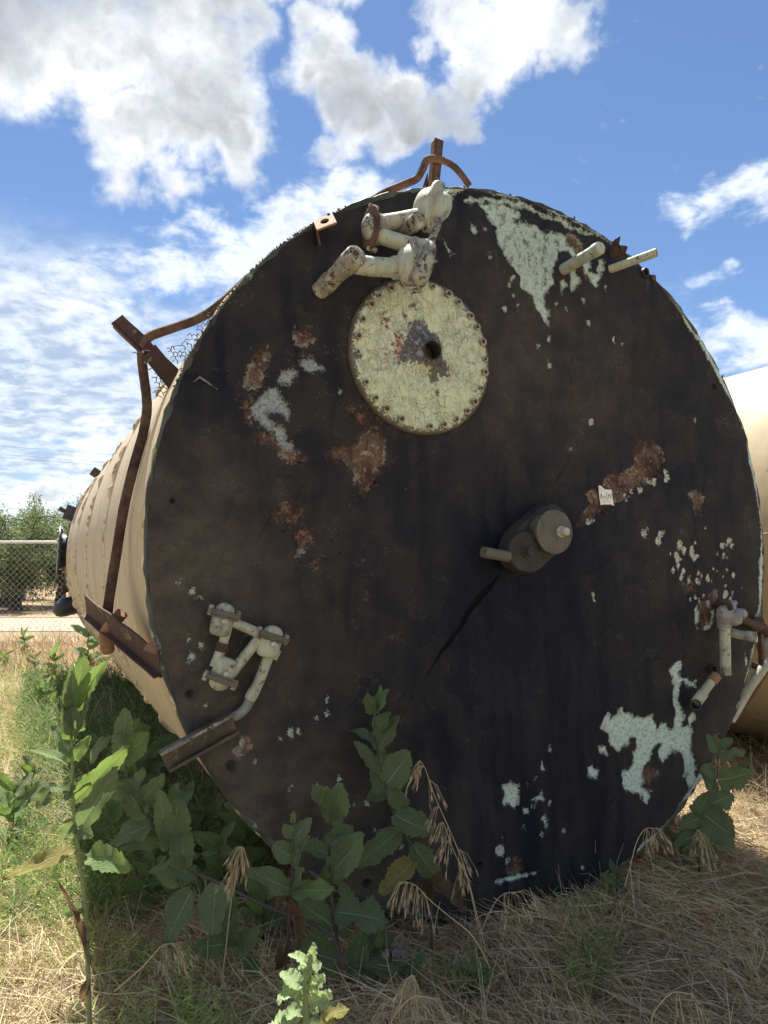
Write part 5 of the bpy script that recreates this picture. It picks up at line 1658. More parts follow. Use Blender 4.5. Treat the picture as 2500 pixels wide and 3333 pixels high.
STRAW = [(.64, .53, .34), (.58, .46, .28), (.46, .34, .205), (.72, .63, .44), (.34, .24, .15)]
GREEN = [(.24, .34, .08), (.33, .43, .12), (.42, .48, .17), (.17, .26, .07)]
pieces = []


def emit(name, parts, mat, label, cat):
    v = np.concatenate([p[0] for p in parts])
    offs = np.cumsum([0] + [len(p[0]) for p in parts[:-1]])
    f = np.concatenate([p[1] + o for p, o in zip(parts, offs)])
    c = np.concatenate([p[2] for p in parts])
    o = put(name, (v, f), mat, None, False, None, {'col': ('FLOAT_COLOR', c)})
    tag(o, label, cat, None, 'stuff')


def clump(x, y, sc, seed):
    return fbm(x * sc + 50, y * sc + 50, 3, seed)


def straw_layer(n, d0, d1, lmin, lmax, wmin, wmax, tilt, lift, need=.05, thr=None, keep=None, cols=STRAW, wts=(4, 4, 3, 3, 2)):
    x, d, z = scatter(n, d0, d1, need=need)
    if thr is not None:
        k = clump(x, d, 2.2, 5) > thr
        x, d, z = x[k], d[k], z[k]
    if keep is not None:
        k = keep(x, d); x, d, z = x[k], d[k], z[k]
    m = len(x)
    a = rng.uniform(0, 2 * math.pi, m)
    # straw lies mostly in swathes
    a = a * .75 + (fbm(x * 2.1, d * 2.1, 2, 77) * 9) * .25
    d0v = np.stack([np.cos(a), np.sin(a), rng.uniform(tilt[0], tilt[1], m)], 1)
    base = np.stack([x, d, z + rng.uniform(0, lift, m)], 1)
    L = rng.uniform(lmin, lmax, m); W = rng.uniform(wmin, wmax, m) * (1 + .16 * d)
    kink = rng.random((m, 1)) < .35
    bend = np.stack([rng.normal(0, .35, m), rng.normal(0, .35, m), rng.uniform(-1.2, .1, m)], 1) * np.where(kink, 1.8, .6)
    v, f, k = blades(base, d0v, L, W, bend)
    c = colmix(m, k, cols, wts)
    c[:, :3] *= np.repeat(.62 + .62 * clump(x * 1.0, d, 3.1, 63), k)[:, None]      # older and fresher clumps
    return v, f, c


def is_left(x, d):
    """the sunny strip left of the tank, with a ragged border"""
    l, a = lat_ax(x, d)
    return (l < -1.45 + .6 * (clump(x, d, 1.3, 9) - .5)) & (x < -.25)


S = []
S.append(straw_layer(84000, 1.35, 4.6, .03, .15, .0012, .0024, (-.05, .30), .05))
S.append(straw_layer(34000, 1.35, 4.6, .10, .27, .0011, .0019, (.0, .55), .07))
S.append(straw_layer(9000, 1.4, 4.6, .10, .27, .0010, .0018, (.5, 2.2), .02, thr=.50))
S.append(straw_layer(36000, 4.2, 13.5, .10, .30, .0010, .0017, (.0, .9), .05))
S.append(straw_layer(16000, 4.2, 13.9, .15, .42, .0009, .0016, (.5, 2.5), .02, thr=.46))
# grass on the sunny left, sunlight put into its brighter straw colours
S.append(straw_layer(15000, 1.7, 9, .08, .28, .0010, .0018, (.2, 1.6), .03, keep=lambda x, d: is_left(x, d), cols=[(.66, .58, .33), (.58, .50, .27), (.50, .46, .20)], wts=(3, 3, 2)))
# reddish dead weeds along the fence
S.append(straw_layer(9000, 9.5, 14.2, .15, .55, .0009, .0016, (.7, 3), .02, keep=lambda x, d: (x < -3.2), cols=[(.34, .20, .10), (.42, .28, .15), (.25, .14, .07)], wts=(3, 3, 2)))
# single pale stalks on top of the mat
S.append(straw_layer(3000, 1.5, 4.4, .14, .42, .0012, .0018, (.05, .45), .09, need=.12, cols=[(.68, .58, .38), (.60, .49, .30)], wts=(1, 1)))
emit('dry_grass', S, M['straw'], 'matted dry straw and grass covering the ground', 'grass')

# fresh green blades in the sun on the left
Gp = []
x, d, z = scatter(30000, 2.0, 12.5, -.75, -.02)
k = is_left(x, d) & (clump(x, d, 1.7, 31) > .43); x, d, z = x[k], d[k], z[k]; m = len(x)
v, f, k = blades(np.stack([x, d, z], 1), np.stack([rng.normal(0, .45, m), rng.normal(0, .45, m), np.ones(m)], 1), rng.uniform(.06, .20, m), rng.uniform(.0011, .0021, m) * (1 + .12 * d), np.stack([rng.normal(0, .6, m), rng.normal(0, .6, m), rng.uniform(-.8, .1, m)], 1))
Gp.append((v, f, colmix(m, k, GREEN + [(.36, .34, .13)], (3, 4, 4, 2, 2))))
emit('green_grass', Gp, M['weed'], 'short green grass among the straw left of the tank', 'grass')


# feathery low weeds: a stalk with many thread leaves
def feather(x, d, z, hmin, hmax, per, cols, wts, ll=(.03, .075), w=(.0011, .0019)):
    m = len(x)
    H = rng.uniform(hmin, hmax, m)
    lean = rng.normal(0, .25, (m, 2))
    t = np.tile(np.linspace(.12, 1, per), m); idx = np.repeat(np.arange(m), per)
    bx = x[idx] + lean[idx, 0] * H[idx] * t; by = d[idx] + lean[idx, 1] * H[idx] * t; bz = z[idx] + H[idx] * t
    n = len(bx); a = rng.uniform(0, 2 * math.pi, n)
    dv = np.stack([np.cos(a), np.sin(a), rng.uniform(.2, 1.1, n)], 1)
    v, f, k = blades(np.stack([bx, by, bz], 1), dv, rng.uniform(*ll, n), rng.uniform(*w, n) * (1 + .14 * by), np.stack([rng.normal(0, .3, n), rng.normal(0, .3, n), rng.uniform(-.5, .3, n)], 1), 2)
    c = colmix(n, k, cols, wts)
    v2, f2, k2 = blades(np.stack([x, d, z], 1), np.stack([lean[:, 0], lean[:, 1], np.ones(m)], 1), H, np.full(m, .0017), np.zeros((m, 3)), 2)
    c2 = colmix(m, k2, cols, wts)
    return [(v, f, c), (v2, f2, c2)]


W_ = []
# thick growth along the tank's left side, its shade put into the darker greens
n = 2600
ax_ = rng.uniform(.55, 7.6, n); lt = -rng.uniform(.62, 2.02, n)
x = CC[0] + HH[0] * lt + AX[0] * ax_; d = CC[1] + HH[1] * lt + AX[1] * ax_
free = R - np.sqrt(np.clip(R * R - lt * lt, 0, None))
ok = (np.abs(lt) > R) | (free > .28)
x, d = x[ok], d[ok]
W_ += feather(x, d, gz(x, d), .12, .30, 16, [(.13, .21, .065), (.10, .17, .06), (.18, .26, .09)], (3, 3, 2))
# the same weeds on the sunny left, sunlight put into brighter greens
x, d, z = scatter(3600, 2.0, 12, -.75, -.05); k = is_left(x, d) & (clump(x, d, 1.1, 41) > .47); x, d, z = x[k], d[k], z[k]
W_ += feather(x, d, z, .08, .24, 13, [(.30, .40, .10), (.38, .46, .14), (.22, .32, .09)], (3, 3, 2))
# the feathery weed in the right foreground, and small ones by the foot of the plate
for (px, py, nn, sp, h0, h1) in ((1950, 3200, 15, .13, .12, .34), (1930, 3290, 9, .12, .1, .2), (2010, 2790, 10, .05, .05, .14), (1960, 2880, 8, .06, .06, .12), (1480, 3260, 14, .10, .06, .16), (1800, 2930, 10, .12, .05, .10), (640, 3180, 8, .16, .06, .14), (420, 3000, 16, .2, .1, .2), (560, 2760, 20, .25, .1, .2)):
    c = G(px, py, 0)
    x = c[0] + rng.normal(0, sp * .5, nn); d = c[1] + rng.normal(0, sp * .5, nn); ok = under_clear(x, d, .2); x, d = x[ok], d[ok]
    W_ += feather(x, d, gz(x, d), h0, h1, 22, [(.20, .25, .09), (.25, .29, .12), (.15, .20, .08)], (3, 2, 2), (.025, .06), (.0013, .0024))
emit('feathery_weeds', W_, M['weed'], 'low feathery green weeds growing round the tank', 'weeds')


# ------------------------------------------------------------------ dry brome stalks that stand out one by one
def spikelet(mb, p, d, L):
    d = np.asarray(d, float); d /= np.linalg.norm(d)
    for k in range(5):
        s = np.cross(d, np.array([random.uniform(-1, 1) for _ in range(3)])); s /= np.linalg.norm(s) + 1e-9
        e = d + s * random.uniform(.05, .32); e /= np.linalg.norm(e)
        w = np.cross(e, s); w /= np.linalg.norm(w) + 1e-9
        l = L * random.uniform(.7, 1.1)
        mb.add([p - w * .0008, p + e * l * .35 - w * .0017, p + e * l, p + e * l * .35 + w * .0017], [(0, 1, 2, 3)])


def brome(pts, heads, label, seed, nspk=9, r=.0022):
    """pts: stem as world points; heads: list of (index fraction, droop vector)"""
    random.seed(seed)
    t = root('brome_stalk', (pts[0][0], pts[0][1], float(gz(pts[0][0], pts[0][1]))), label, 'dry grass', 'dry brome stalks')
    sp_ = smooth_path(pts, 6)
    n_ = len(sp_)
    put('stem', MB().tube(sp_, [r * (1 - .6 * i / n_) for i in range(n_)], 5, cap=False), M['strawstem'], t)
    mb = MB()
    for (fr_, dv) in heads:
        p = np.asarray(sp_[min(n_ - 1, int(fr_ * (n_ - 1)))])
        for k in range(nspk):
            dd = np.asarray(dv, float) + np.array([random.uniform(-.5, .5), random.uniform(-.35, .35), random.uniform(-.25, .25)])
            dd /= np.linalg.norm(dd)
            l = random.uniform(.015, .085)
            q = p + dd * l + np.array([0, 0, -.25 * l])
            mb.tube([p, p + dd * l * .5 + np.array([0, 0, .01]), q], .0007, 3, cap=False)
            spikelet(mb, q, dd * .7 + np.array([0, 0, -.75]), random.uniform(.028, .05))
    o = put('seed_head', mb, M['strawhead'], t, False)
    tag(o, kind='stuff')


M['strawstem'] = material('straw_stem', _plain((0.46, 0.36, 0.20), (0.55, 0.45, 0.27), 30, .6, .0005))
M['strawhead'] = material('straw_seed_head', _plain((0.40, 0.31, 0.18), (0.50, 0.40, 0.25), 30, .7, .0005))


def c7(a, b, y): return D(900 + .512 * a, 2200 + .512 * b, y)
def c6(a, b, y): return D(.663 * a, 2100 + .663 * b, y)
def c8(a, b, y): return D(1600 + .5425 * a, 2200 + .5425 * b, y)


brome([c7(1310, 1720, 2.86), c7(1290, 1640, 2.85), c7(1240, 1400, 2.84), c7(1190, 1200, 2.83), c7(1110, 1000, 2.82), c7(1000, 750, 2.8), c7(950, 600, 2.8), c7(915, 540, 2.79)],
      [(1, (-.5, 0, -.9)), (.92, (-.5, 0, -.6)), (.80, (.4, 0, -.8)), (.68, (-.5, 0, -.9)), (.60, (-.2, 0, -1)), (.52, (.5, 0, -.8)), (.44, (-.4, 0, -1))], 'tallest dry brome stalk, drooping in front of the black plate', 2, 6)
brome([c7(1330, 1740, 2.80), c7(1270, 1500, 2.79), c7(1215, 1290, 2.78), c7(1130, 1120, 2.77), c7(1060, 930, 2.76)], [(1, (-.4, 0, -1)), (.85, (-.6, 0, -.8)), (.7, (.3, 0, -1))], 'dry brome stalk close beside the tallest one', 12, 7)
brome([c7(1380, 1900, 2.62), c7(1250, 1660, 2.62), c7(1100, 1530, 2.62), c7(980, 1430, 2.62), c7(880, 1330, 2.62), c7(800, 1310, 2.62)], [(1, (-.7, 0, -.9)), (.93, (-.3, 0, -1)), (.85, (0, 0, -1)), (.78, (-.2, 0, -1)), (.7, (.1, 0, -1))], 'dry brome stalk bending left over the yellow leaf', 3, 8)
brome([c7(1300, 1640, 2.75), c7(1330, 1560, 2.74), c7(1390, 1440, 2.73), c7(1450, 1385, 2.72), c7(1530, 1375, 2.72)], [(1, (.9, 0, -.2)), (.9, (.5, 0, -.8)), (.75, (.3, 0, -1))], 'short dry brome stalk nodding right at the foot of the plate', 4, 6)
brome([c6(1090, 1640, 2.55), c6(1110, 1480, 2.54), c6(1130, 1300, 2.53), c6(1160, 1100, 2.52), c6(1185, 990, 2.52)], [(1, (-.5, 0, -.7)), (1, (.5, 0, -.9)), (.95, (0, 0, -1)), (.85, (-.4, 0, -1)), (.75, (-.7, 0, -.8))], 'upright dry brome stalk left of the small lettuce', 5, 9)
brome([c8(800, 1260, 2.95), c8(830, 1150, 2.95), c8(870, 1000, 2.95), c8(920, 920, 2.95), c8(980, 915, 2.95)], [(1, (.7, 0, -.7)), (.92, (.3, 0, -1)), (.8, (.1, 0, -1))], 'dry brome stalk nodding right at the lower right of the plate', 6, 7)
brome([c8(1320, 1180, 3.0), c8(1290, 1050, 3.0), c8(1265, 960, 3.0), c8(1240, 920, 3.0)], [(1, (-.2, 0, -1)), (.85, (.4, 0, -1)), (.7, (.5, 0, -1))], 'dry brome stalk in front of the right hand lettuce', 7, 7)
brome([c6(560, 1700, 2.35), c6(700, 1580, 2.35), c6(790, 1480, 2.35), c6(850, 1465, 2.35)], [(1, (.8, 0, -.5)), (.9, (.5, 0, -.9)), (.75, (.2, 0, -1))], 'dry brome stalk bending right below the fallen lettuce', 8, 7)
brome([c7(820, 2350, 2.2), c7(780, 2150, 2.2), c7(800, 1980, 2.2), c7(860, 1900, 2.2)], [(1, (.3, 0, -1)), (.9, (-.5, 0, -1)), (.8, (.5, 0, -.8)), (.65, (-.3, 0, -1))], 'dry brome tuft at the bottom centre beside the pale lettuce', 9, 11)
for k, (px, py, y_, lb) in enumerate(((1270, 3330, 2.15, 'low brome tuft next to the pale lettuce'), (1420, 3330, 2.2, 'low brome tuft at the bottom edge right of the tuft beside the pale lettuce'), (2120, 3310, 2.25, 'low brome tuft in the right foreground'))):
    b_ = D(px, py + 60, y_); s_ = (-1) ** k
    brome([np.array([b_[0], y_, float(gz(b_[0], y_))]), b_ + np.array([0, 0, .03]), b_ + np.array([.03 * s_, 0, .09]), b_ + np.array([.07 * s_, 0, .12]), b_ + np.array([.12 * s_, 0, .115])], [(1, (s_ * .6, 0, -.6)), (.8, (s_ * .3, 0, -.8))], lb, 30 + k, 7)

# ------------------------------------------------------------------ prickly lettuce
def leaf_template(name, mat, seed, fold=.25, curl=.25, wave=.04, teeth=.07, lobes=0.0, narrow=1.0, crinkle=0.0):
    rg = random.Random(seed)
    n = 20
    cs = [-1, -.72, -.4, -.05, 0, .05, .4, .72, 1]
    vs = []; rib = []; vein = []
    ph = rg.uniform(0, 6); bowx = rg.uniform(-.16, .16); twist = rg.uniform(-.5, .5); nib = [rg.random() < .10 for _ in range(60)]
    for i in range(n + 1):
        t = i / n
        w = (math.sin(math.pi * min(1, (t * .96 + .035)) ** .82)) ** .62 * .5 * narrow
        if t < .10:
            w = max(w * .75, .17 * narrow)
        if lobes:
            w *= 1 - lobes * (.5 + .5 * math.cos(t * math.pi * 2 * 2.2 + ph * .2))
        if i == n:
            w = .012
        for c in cs:
            s = 1 if c > 0 else -1
            e = abs(c)
            tooth = (teeth * ((i + (1 if s > 0 else 0)) % 2) * rg.uniform(.2, 1.1) + rg.uniform(-.03, .03)) * (e ** 4) * (1 if 0 < i < n else 0)
            x = c * (w + (tooth if e == 1 else tooth * .5))
            z = fold * abs(x) * (1 - .3 * t) - curl * t * t + wave * math.sin(t * 11 + ph + s) * e * e * (1 if i else 0)
            if crinkle:
                z += crinkle * math.sin(t * 31 + ph * 3 + c * 3) * e ** 1.5; x += crinkle * .8 * math.sin(t * 23 + c * 5 + ph)
            if e == 1 and nib[i * 2 + (s > 0)] and 2 < i < n - 2:
                x *= rg.uniform(.72, .9)
            x += bowx * math.sin(t * math.pi * .5) ** 2 * narrow
            z += twist * t * x
            y = t - .10 * e * (1 - t) * .4
            vs.append((x, y, z))
            rib.append(1 if c == 0 else (.80 * (1 - .55 * t) if e < .1 else 0))
            vein.append((t * 7 - e * 1.3) * 2 * math.pi)
    fs = []
    m = len(cs)
    for i in range(n):
        for k in range(m - 1):
            a = i * m + k
            fs.append((a, a + 1, a + m + 1, a + m))
    return raw_mesh(name, vs, fs, mat, True, None, {'rib': ('FLOAT', rib), 'vein': ('FLOAT', vein)})


TPL = {}
for key, mt in (('g', 'leaf'), ('y', 'leaf_young'), ('p', 'leaf_pale'), ('o', 'leaf_yellow'), ('d', 'leaf_dead')):
    big = dict(crinkle=.05, teeth=.14) if key == 'p' else {}
    dead = dict(fold=.9, curl=.5, crinkle=.05) if key == 'd' else {}
    TPL[key] = [leaf_template('leaf', M[mt], 1, **{**dict(fold=.22, curl=.18), **big, **dead}),
                leaf_template('leaf', M[mt], 2, **{**dict(fold=.35, curl=.45, wave=.06, teeth=.08), **big, **dead}),
                leaf_template('leaf', M[mt], 3, **{**dict(fold=.15, curl=.10, wave=.06, narrow=.9), **big, **dead}),
                leaf_template('leaf', M[mt], 4, **{**dict(fold=.2, curl=.25, wave=.08, teeth=.12, lobes=.28, narrow=1.1), **big, **dead}),
                leaf_template('leaf', M[mt], 5, **{**dict(fold=.5, curl=.30, wave=.10, teeth=.06), **big, **dead}),
                leaf_template('leaf', M[mt], 6, **{**dict(fold=.10, curl=.60, wave=.05, teeth=.07, narrow=.95), **big, **dead}),
                leaf_template('leaf', M[mt], 7, **{**dict(fold=.30, curl=-.15, wave=.08, teeth=.09), **big, **dead})]
lrg = random.Random(99)


def leaf(parent, base, tip, width, key='g', tp=None, roll=None):
    base = Vector(base); tip = Vector(tip)
    y = tip - base; L = y.length
    if L < .004:
        return
    y.normalize()
    v = (Vector(EYE) - base)
    v = v + Vector((0, 0, 1.1)) * v.length * .35
    z = v - y * v.dot(y)
    z.normalize()
    r_ = rad(lrg.uniform(-32, 32) if roll is None else roll)
    z = (Matrix.Rotation(r_, 3, y) @ z)
    x = y.cross(z)
    w = width * (1.36 if tp != 3 else 1.2)
    rot = Matrix((x, y, z)).transposed()
    k = lrg.choice((0, 1, 2, 4, 5, 6)) if tp is None else (lrg.choice((0, 4, 6)) if tp == 0 else tp)
    place('leaf', TPL[key][k], mat_at(base, rot, (w, L, min(L, 1.8 * w))), parent)


def lettuce(label, conv, y0, stem, leaves, kpx, stem_mat='stem', r0=.006, r1=.003, lean=0.0, group='prickly lettuce plants', dy=None):
    """stem: pixel points top to bottom; leaves: (bx, by, tx, ty, width[, kind[, template[, roll]]])"""
    dy = dy or (lambda a, b: 0.0)
    pts = [conv(a, b, y0 + dy(a, b)) for a, b in stem][::-1]
    b0 = pts[0].copy(); b0[2] = float(gz(b0[0], b0[1]))
    if pts[0][2] > b0[2] + .03:
        pts = [b0 - np.array([0, 0, .01])] + pts
    t = root('prickly_lettuce', b0, label, 'weed plant', group)
    sp_ = smooth_path(pts, 5); n_ = len(sp_)
    put('stem', MB().tube(sp_, [r0 + (r1 - r0) * i / (n_ - 1) for i in range(n_)], 8), M[stem_mat], t)
    for q in leaves:
        bx, by, tx, ty, w = q[:5]
        key = q[5] if len(q) > 5 and q[5] else 'g'
        tp = q[6] if len(q) > 6 else None
        rl = q[7] if len(q) > 7 else None
        yb = y0 + dy(bx, by)
        L = math.hypot(tx - bx, ty - by) * kpx / F_PX * y0
        yt = yb - L * lrg.uniform(.05, .45)
        leaf(t, conv(bx, by, yb), conv(tx, ty, yt), w * kpx / F_PX * y0, key, tp, rl)
    return t


lettuce('tall sunlit lettuce with a pale straight stem at the left front', c6, 2.15, [(365, 300), (352, 430), (355, 600), (362, 800), (380, 980), (415, 1250), (432, 1600), (440, 1880), (445, 2050)],
        [(365, 320, 395, 55, 80, 'y', 0, 0), (378, 300, 470, 88, 52, 'y'), (355, 330, 345, 98, 48), (338, 352, 322, 178, 42), (365, 430, 345, 312, 72), (372, 430, 432, 252, 26, 'g', 2, 60), (350, 540, 262, 388, 64), (332, 580, 162, 490, 52, 'y'),
         (368, 760, 624, 505, 78, 'y', 2, 20), (362, 715, 240, 700, 40), (250, 700, 188, 798, 52), (360, 470, 475, 165, 24, 'g', 2, 65), (402, 885, 565, 605, 84, 'g', 2), (376, 1000, 0, 1140, 66, 'o', 2, 10), (430, 1050, 612, 1018, 92, 'y', 1),
         (350, 830, 205, 782, 24, 'g', 2, 55), (378, 900, 446, 905, 56), (352, 400, 300, 250, 52), (362, 640, 330, 760, 40), (358, 560, 420, 470, 50, 'y'), (352, 480, 300, 330, 50, 'y'), (420, 1280, 300, 1330, 44), (370, 860, 300, 960, 46), (365, 700, 440, 640, 50), (440, 1640, 400, 1760, 30, 'd'), (430, 1560, 320, 1160, 30, 'd', 2, 40)], .663, 'stem_green', .0085, .004)
lettuce('fallen lettuce with a long dark stem bending up in the shade of the tank', c6, 2.75, [(610, 420), (612, 500), (622, 620), (650, 740), (720, 840), (800, 960), (900, 1090), (1060, 1160), (1300, 1280), (1640, 1440)],
        [(610, 470, 598, 318, 74), (612, 430, 652, 372, 42, 'y'), (625, 540, 712, 436, 82, 'y', 0), (618, 600, 560, 448, 64), (525, 468, 393, 560, 60), (640, 700, 520, 742, 62), (652, 720, 702, 600, 46), (720, 830, 588, 758, 76), (735, 880, 556, 962, 112),
         (800, 970, 588, 990, 62), (832, 1000, 868, 766, 104, 'g', 0), (820, 960, 772, 718, 66), (905, 1080, 862, 918, 84), (932, 1100, 768, 1162, 96), (962, 1130, 758, 1056, 74), (942, 1206, 798, 1466, 136, 'g', 2), (1062, 1170, 1038, 1424, 116, 'g', 2), (1085, 1200, 1150, 1420, 84),
         (1110, 1470, 946, 1470, 74, 'g', 0), (1150, 1490, 1294, 1408, 72), (1132, 1480, 1172, 1376, 56), (1205, 1540, 1274, 1624, 54), (690, 800, 600, 660, 70), (850, 1050, 960, 1140, 80), (560, 640, 480, 600, 50), (700, 760, 800, 640, 60)], .663, 'stem', .007, .0035,
        dy=lambda a, b: -.12 * max(0, (a - 900)) / 740)
lettuce('small lettuce with withered lower leaves beside the foot of the plate', c6, 2.55, [(1442, 830), (1437, 1000), (1430, 1200), (1412, 1450), (1392, 1760)],
        [(1438, 870, 1452, 812, 24, 'y'), (1432, 935, 1393, 888, 44), (1440, 960, 1490, 872, 62), (1442, 1000, 1506, 936, 56), (1432, 1040, 1334, 996, 74, 'g', 0), (1425, 1200, 1222, 1098, 92, 'g', 2), (1440, 1212, 1634, 1188, 82, 'y', 2), (1430, 1185, 1502, 1122, 72), (1440, 1080, 1482, 978, 44),
         (1422, 1230, 1328, 1285, 40, 'd'), (1430, 1320, 1495, 1480, 44, 'd'), (1412, 1450, 1376, 1612, 44, 'd'), (1426, 1250, 1474, 1306, 30, 'd'), (1400, 1500, 1350, 1600, 36, 'd')], .663, 'stem', .005, .003)
lettuce('broad leaved lettuce in front of the middle of the black plate', c7, 2.68, [(338, 900), (335, 1080), (335, 1200), (350, 1400), (365, 1550), (395, 1770)],
        [(340, 900, 252, 698, 86), (345, 880, 338, 688, 86, 'y', 0), (352, 890, 446, 676, 116, 'g', 0), (345, 925, 298, 800, 56), (350, 945, 412, 898, 56), (348, 1080, 466, 966, 118), (330, 1130, 148, 1046, 118, 'g', 3), (365, 1230, 594, 1022, 140, 'g', 0), (345, 1260, 308, 1206, 74),
         (352, 1590, 178, 1428, 140, 'g', 3), (380, 1500, 706, 1546, 185, 'g', 3), (398, 1650, 442, 1556, 86), (440, 1400, 428, 1288, 56), (388, 1810, 108, 1738, 138, 'g', 0), (492, 1850, 562, 1596, 92), (738, 1880, 498, 1816, 86, 'g', 2), (810, 1920, 736, 1796, 100), (832, 1930, 876, 1800, 76),
         (640, 1985, 488, 1896, 110), (800, 1960, 940, 1990, 80), (560, 1980, 420, 2080, 110), (620, 1700, 690, 1600, 80), (350, 1330, 250, 1280, 70), (355, 1300, 420, 1230, 70)], .512, 'stem', .0065, .004)
lettuce('tallest lettuce, dark leaved, leaning left across the black plate', c7, 2.88, [(618, 210), (622, 300), (630, 400), (648, 500), (672, 600), (702, 730), (745, 880), (800, 980), (860, 1080), (905, 1170), (960, 1310), (985, 1480)],
        [(615, 240, 602, 96, 68, 'g', 0), (628, 230, 660, 72, 44, 'y'), (642, 225, 684, 86, 78), (640, 350, 702, 226, 84, 'g', 0), (650, 470, 750, 246, 106, 'g', 0), (620, 425, 498, 322, 80, 'g', 1), (652, 600, 502, 418, 62, 'g', 2), (662, 590, 682, 462, 58), (697, 685, 876, 496, 138, 'g', 0), (700, 740, 598, 628, 84),
         (707, 750, 568, 762, 106, 'g', 1), (812, 835, 726, 696, 84), (748, 880, 986, 1026, 118, 'g', 0), (870, 1078, 1052, 1326, 114, 'g', 2), (890, 1162, 642, 1384, 92, 'o', 0, 5), (962, 1312, 1232, 1488, 82, 'd', 0), (946, 1290, 972, 1510, 66, 'd'), (772, 984, 512, 1216, 118, 'g', 2)], .512, 'stem', .006, .003)
lettuce('dark lettuce at the right foot of the plate against sunlit straw', c8, 3.62, [(1362, 420), (1352, 600), (1302, 740), (1262, 840), (1240, 930)],
        [(1342, 600, 1266, 556, 66), (1357, 622, 1574, 616, 116, 'g', 3), (1312, 762, 1464, 738, 104, 'g', 3), (1330, 700, 1288, 596, 74), (1272, 830, 1464, 962, 138, 'g', 0), (1252, 850, 1142, 906, 66), (1242, 842, 1262, 696, 66), (1372, 500, 1524, 436, 62), (1370, 432, 1434, 366, 54), (1250, 980, 1376, 1172, 84), (1302, 928, 1098, 1004, 74), (1290, 900, 1470, 1020, 90), (1355, 450, 1300, 380, 50)], .5425, 'stem', .006, .003)


def cz(a, b, y): return D(850 + .4822 * a, 2900 + .4822 * b, y)


lettuce('pale curled sunlit lettuce at the bottom edge', cz, 1.78, [(334, 420), (318, 540), (300, 700), (305, 900), (310, 1100)],
        [(330, 480, 352, 364, 44, 'p'), (305, 490, 226, 424, 70, 'p', 1), (325, 520, 398, 508, 70, 'p', 3), (300, 530, 258, 520, 50, 'p'), (272, 640, 96, 694, 120, 'p', 3), (268, 640, 150, 560, 90, 'p', 1), (282, 680, 208, 708, 76, 'p'), (318, 640, 424, 572, 62, 'p', 0), (330, 690, 360, 590, 60, 'p'), (322, 780, 470, 716, 96, 'p', 3), (340, 760, 440, 690, 70, 'p', 1),
         (440, 850, 572, 790, 84, 'o', 3), (400, 880, 500, 880, 80, 'o', 1), (280, 840, 40, 872, 96, 'p', 3), (270, 830, 170, 806, 80, 'p', 1), (300, 860, 240, 800, 60, 'g'), (330, 800, 350, 720, 60, 'g'), (290, 600, 330, 560, 40, 'p'), (300, 760, 240, 740, 60, 'p'), (320, 900, 420, 930, 90, 'p', 3)], .4822, 'stem_green', .011, .006)


# --- smaller lettuces and sow thistles further off, each grown on its own pattern
def young(label, x, y, h, n, seed, key='g', wide=.32, lean=(0, 0), group='prickly lettuce plants'):
    rg = random.Random(seed)
    z0 = float(gz(x, y))
    b = np.array([x, y, z0])
    t = root('prickly_lettuce', b, label, 'weed plant', group)
    top_ = b + np.array([lean[0], lean[1], h])
    mid = (b + top_) / 2 + np.array([rg.uniform(-.04, .04), 0, 0])
    sp_ = smooth_path([b, mid, top_], 4)
    put('stem', MB().tube(sp_, [.006 - .0035 * i / 8 for i in range(9)], 6), M['stem_green' if key == 'y' else 'stem'], t)
    for k in range(n):
        f_ = (k + .5) / n
        p = np.asarray(sp_[min(8, int(f_ * 8))])
        a = k * 2.4 + rg.uniform(-.4, .4)
        L = h * (.42 - .22 * f_) * rg.uniform(.8, 1.25) + .03
        q = p + np.array([math.cos(a) * L, math.sin(a) * L, L * (rg.uniform(.0, .6) + f_ * .7)])
        leaf(t, p, q, L * wide * rg.uniform(.9, 1.3), key if rg.random() < .75 else ('y' if key == 'g' else 'g'))


def gp(px, py):
    q = G(px, py); return q[0], q[1]


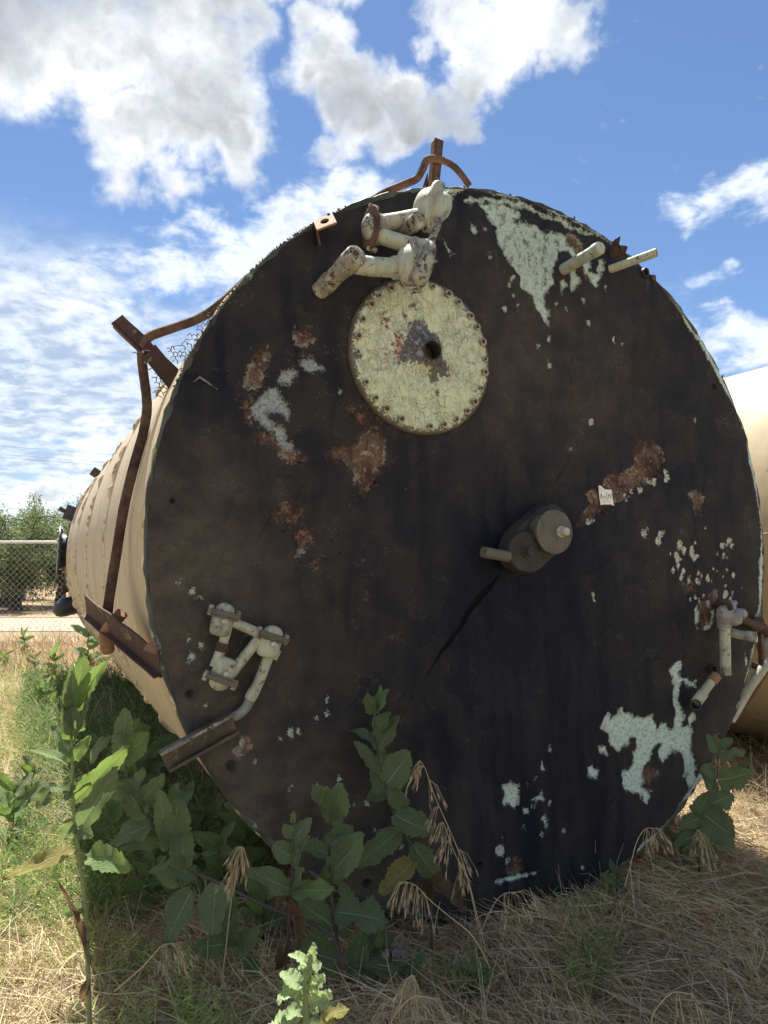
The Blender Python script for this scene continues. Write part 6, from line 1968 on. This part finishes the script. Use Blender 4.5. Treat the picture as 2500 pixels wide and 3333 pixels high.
lst = [((40, 2770), .34, 13, 'y', 'leafy sunlit lettuce cut by the left edge of the picture'), ((110, 2640), .26, 10, 'g', 'small lettuce right of the one at the left edge'), ((130, 2330), .30, 12, 'y', 'bright young lettuce at mid left in the sunny grass'),
       ((195, 2290), .26, 10, 'y', 'bright young lettuce close to the edge of the tank shadow'), ((172, 2200), .36, 12, 'y', 'young lettuce standing left of the far end of the tank'), ((118, 2190), .26, 9, 'g', 'small dark lettuce in the dry grass before the fence'),
       ((72, 2125), .34, 12, 'g', 'dark lettuce leaning left in front of the fence'), ((20, 2180), .26, 9, 'y', 'small lettuce by the left edge before the fence'), ((285, 2175), .62, 10, 'g', 'dark lettuce rising past the lower left of the shell'),
       ((330, 2560), .30, 12, 'g', 'shaded lettuce under the bracket on the left'), ((420, 2680), .36, 14, 'g', 'shaded lettuce left of the fallen one'), ((250, 2450), .24, 10, 'y', 'half lit young lettuce at the border of the shadow'), ((640, 2800), .26, 11, 'g', 'low lettuce in the shade behind the fallen stem'),
       ((800, 2860), .36, 11, 'g', 'small lettuce against the lower left rim of the plate'), ((2010, 2935), .14, 7, 'g', 'small seedling touching the lower right of the plate'), ((1560, 3260), .12, 8, 'g', 'small seedling in the straw right of the brome tuft'), ((500, 2950), .22, 10, 'y', 'low bright lettuce between the tall sunlit one and the fallen one'), ((2440, 2560), .18, 9, 'g', 'small dark weed beside the second tank'),
       ((470, 2600), .42, 16, 'g', 'bushy shaded lettuce just left of the channel foot'), ((560, 2830), .34, 15, 'g', 'bushy lettuce below the end of the channel foot'), ((700, 2940), .30, 14, 'g', 'spreading lettuce under the lower left rim'), ((370, 2800), .30, 14, 'y', 'half lit lettuce behind the tall sunlit stem'), ((880, 3060), .22, 12, 'g', 'low lettuce rosette between the two stems before the plate'), ((1230, 3190), .16, 12, 'g', 'flat lettuce rosette beside the concrete lumps'), ((2200, 2820), .14, 10, 'g', 'low dusty rosette at the right foot of the plate')]
for k, (pp, h_, n_, ky, lb) in enumerate(lst):
    xx, yy = gp(*pp)
    young(lb, xx, yy, h_, n_, 50 + k, ky, .42 if k >= 18 else .34)
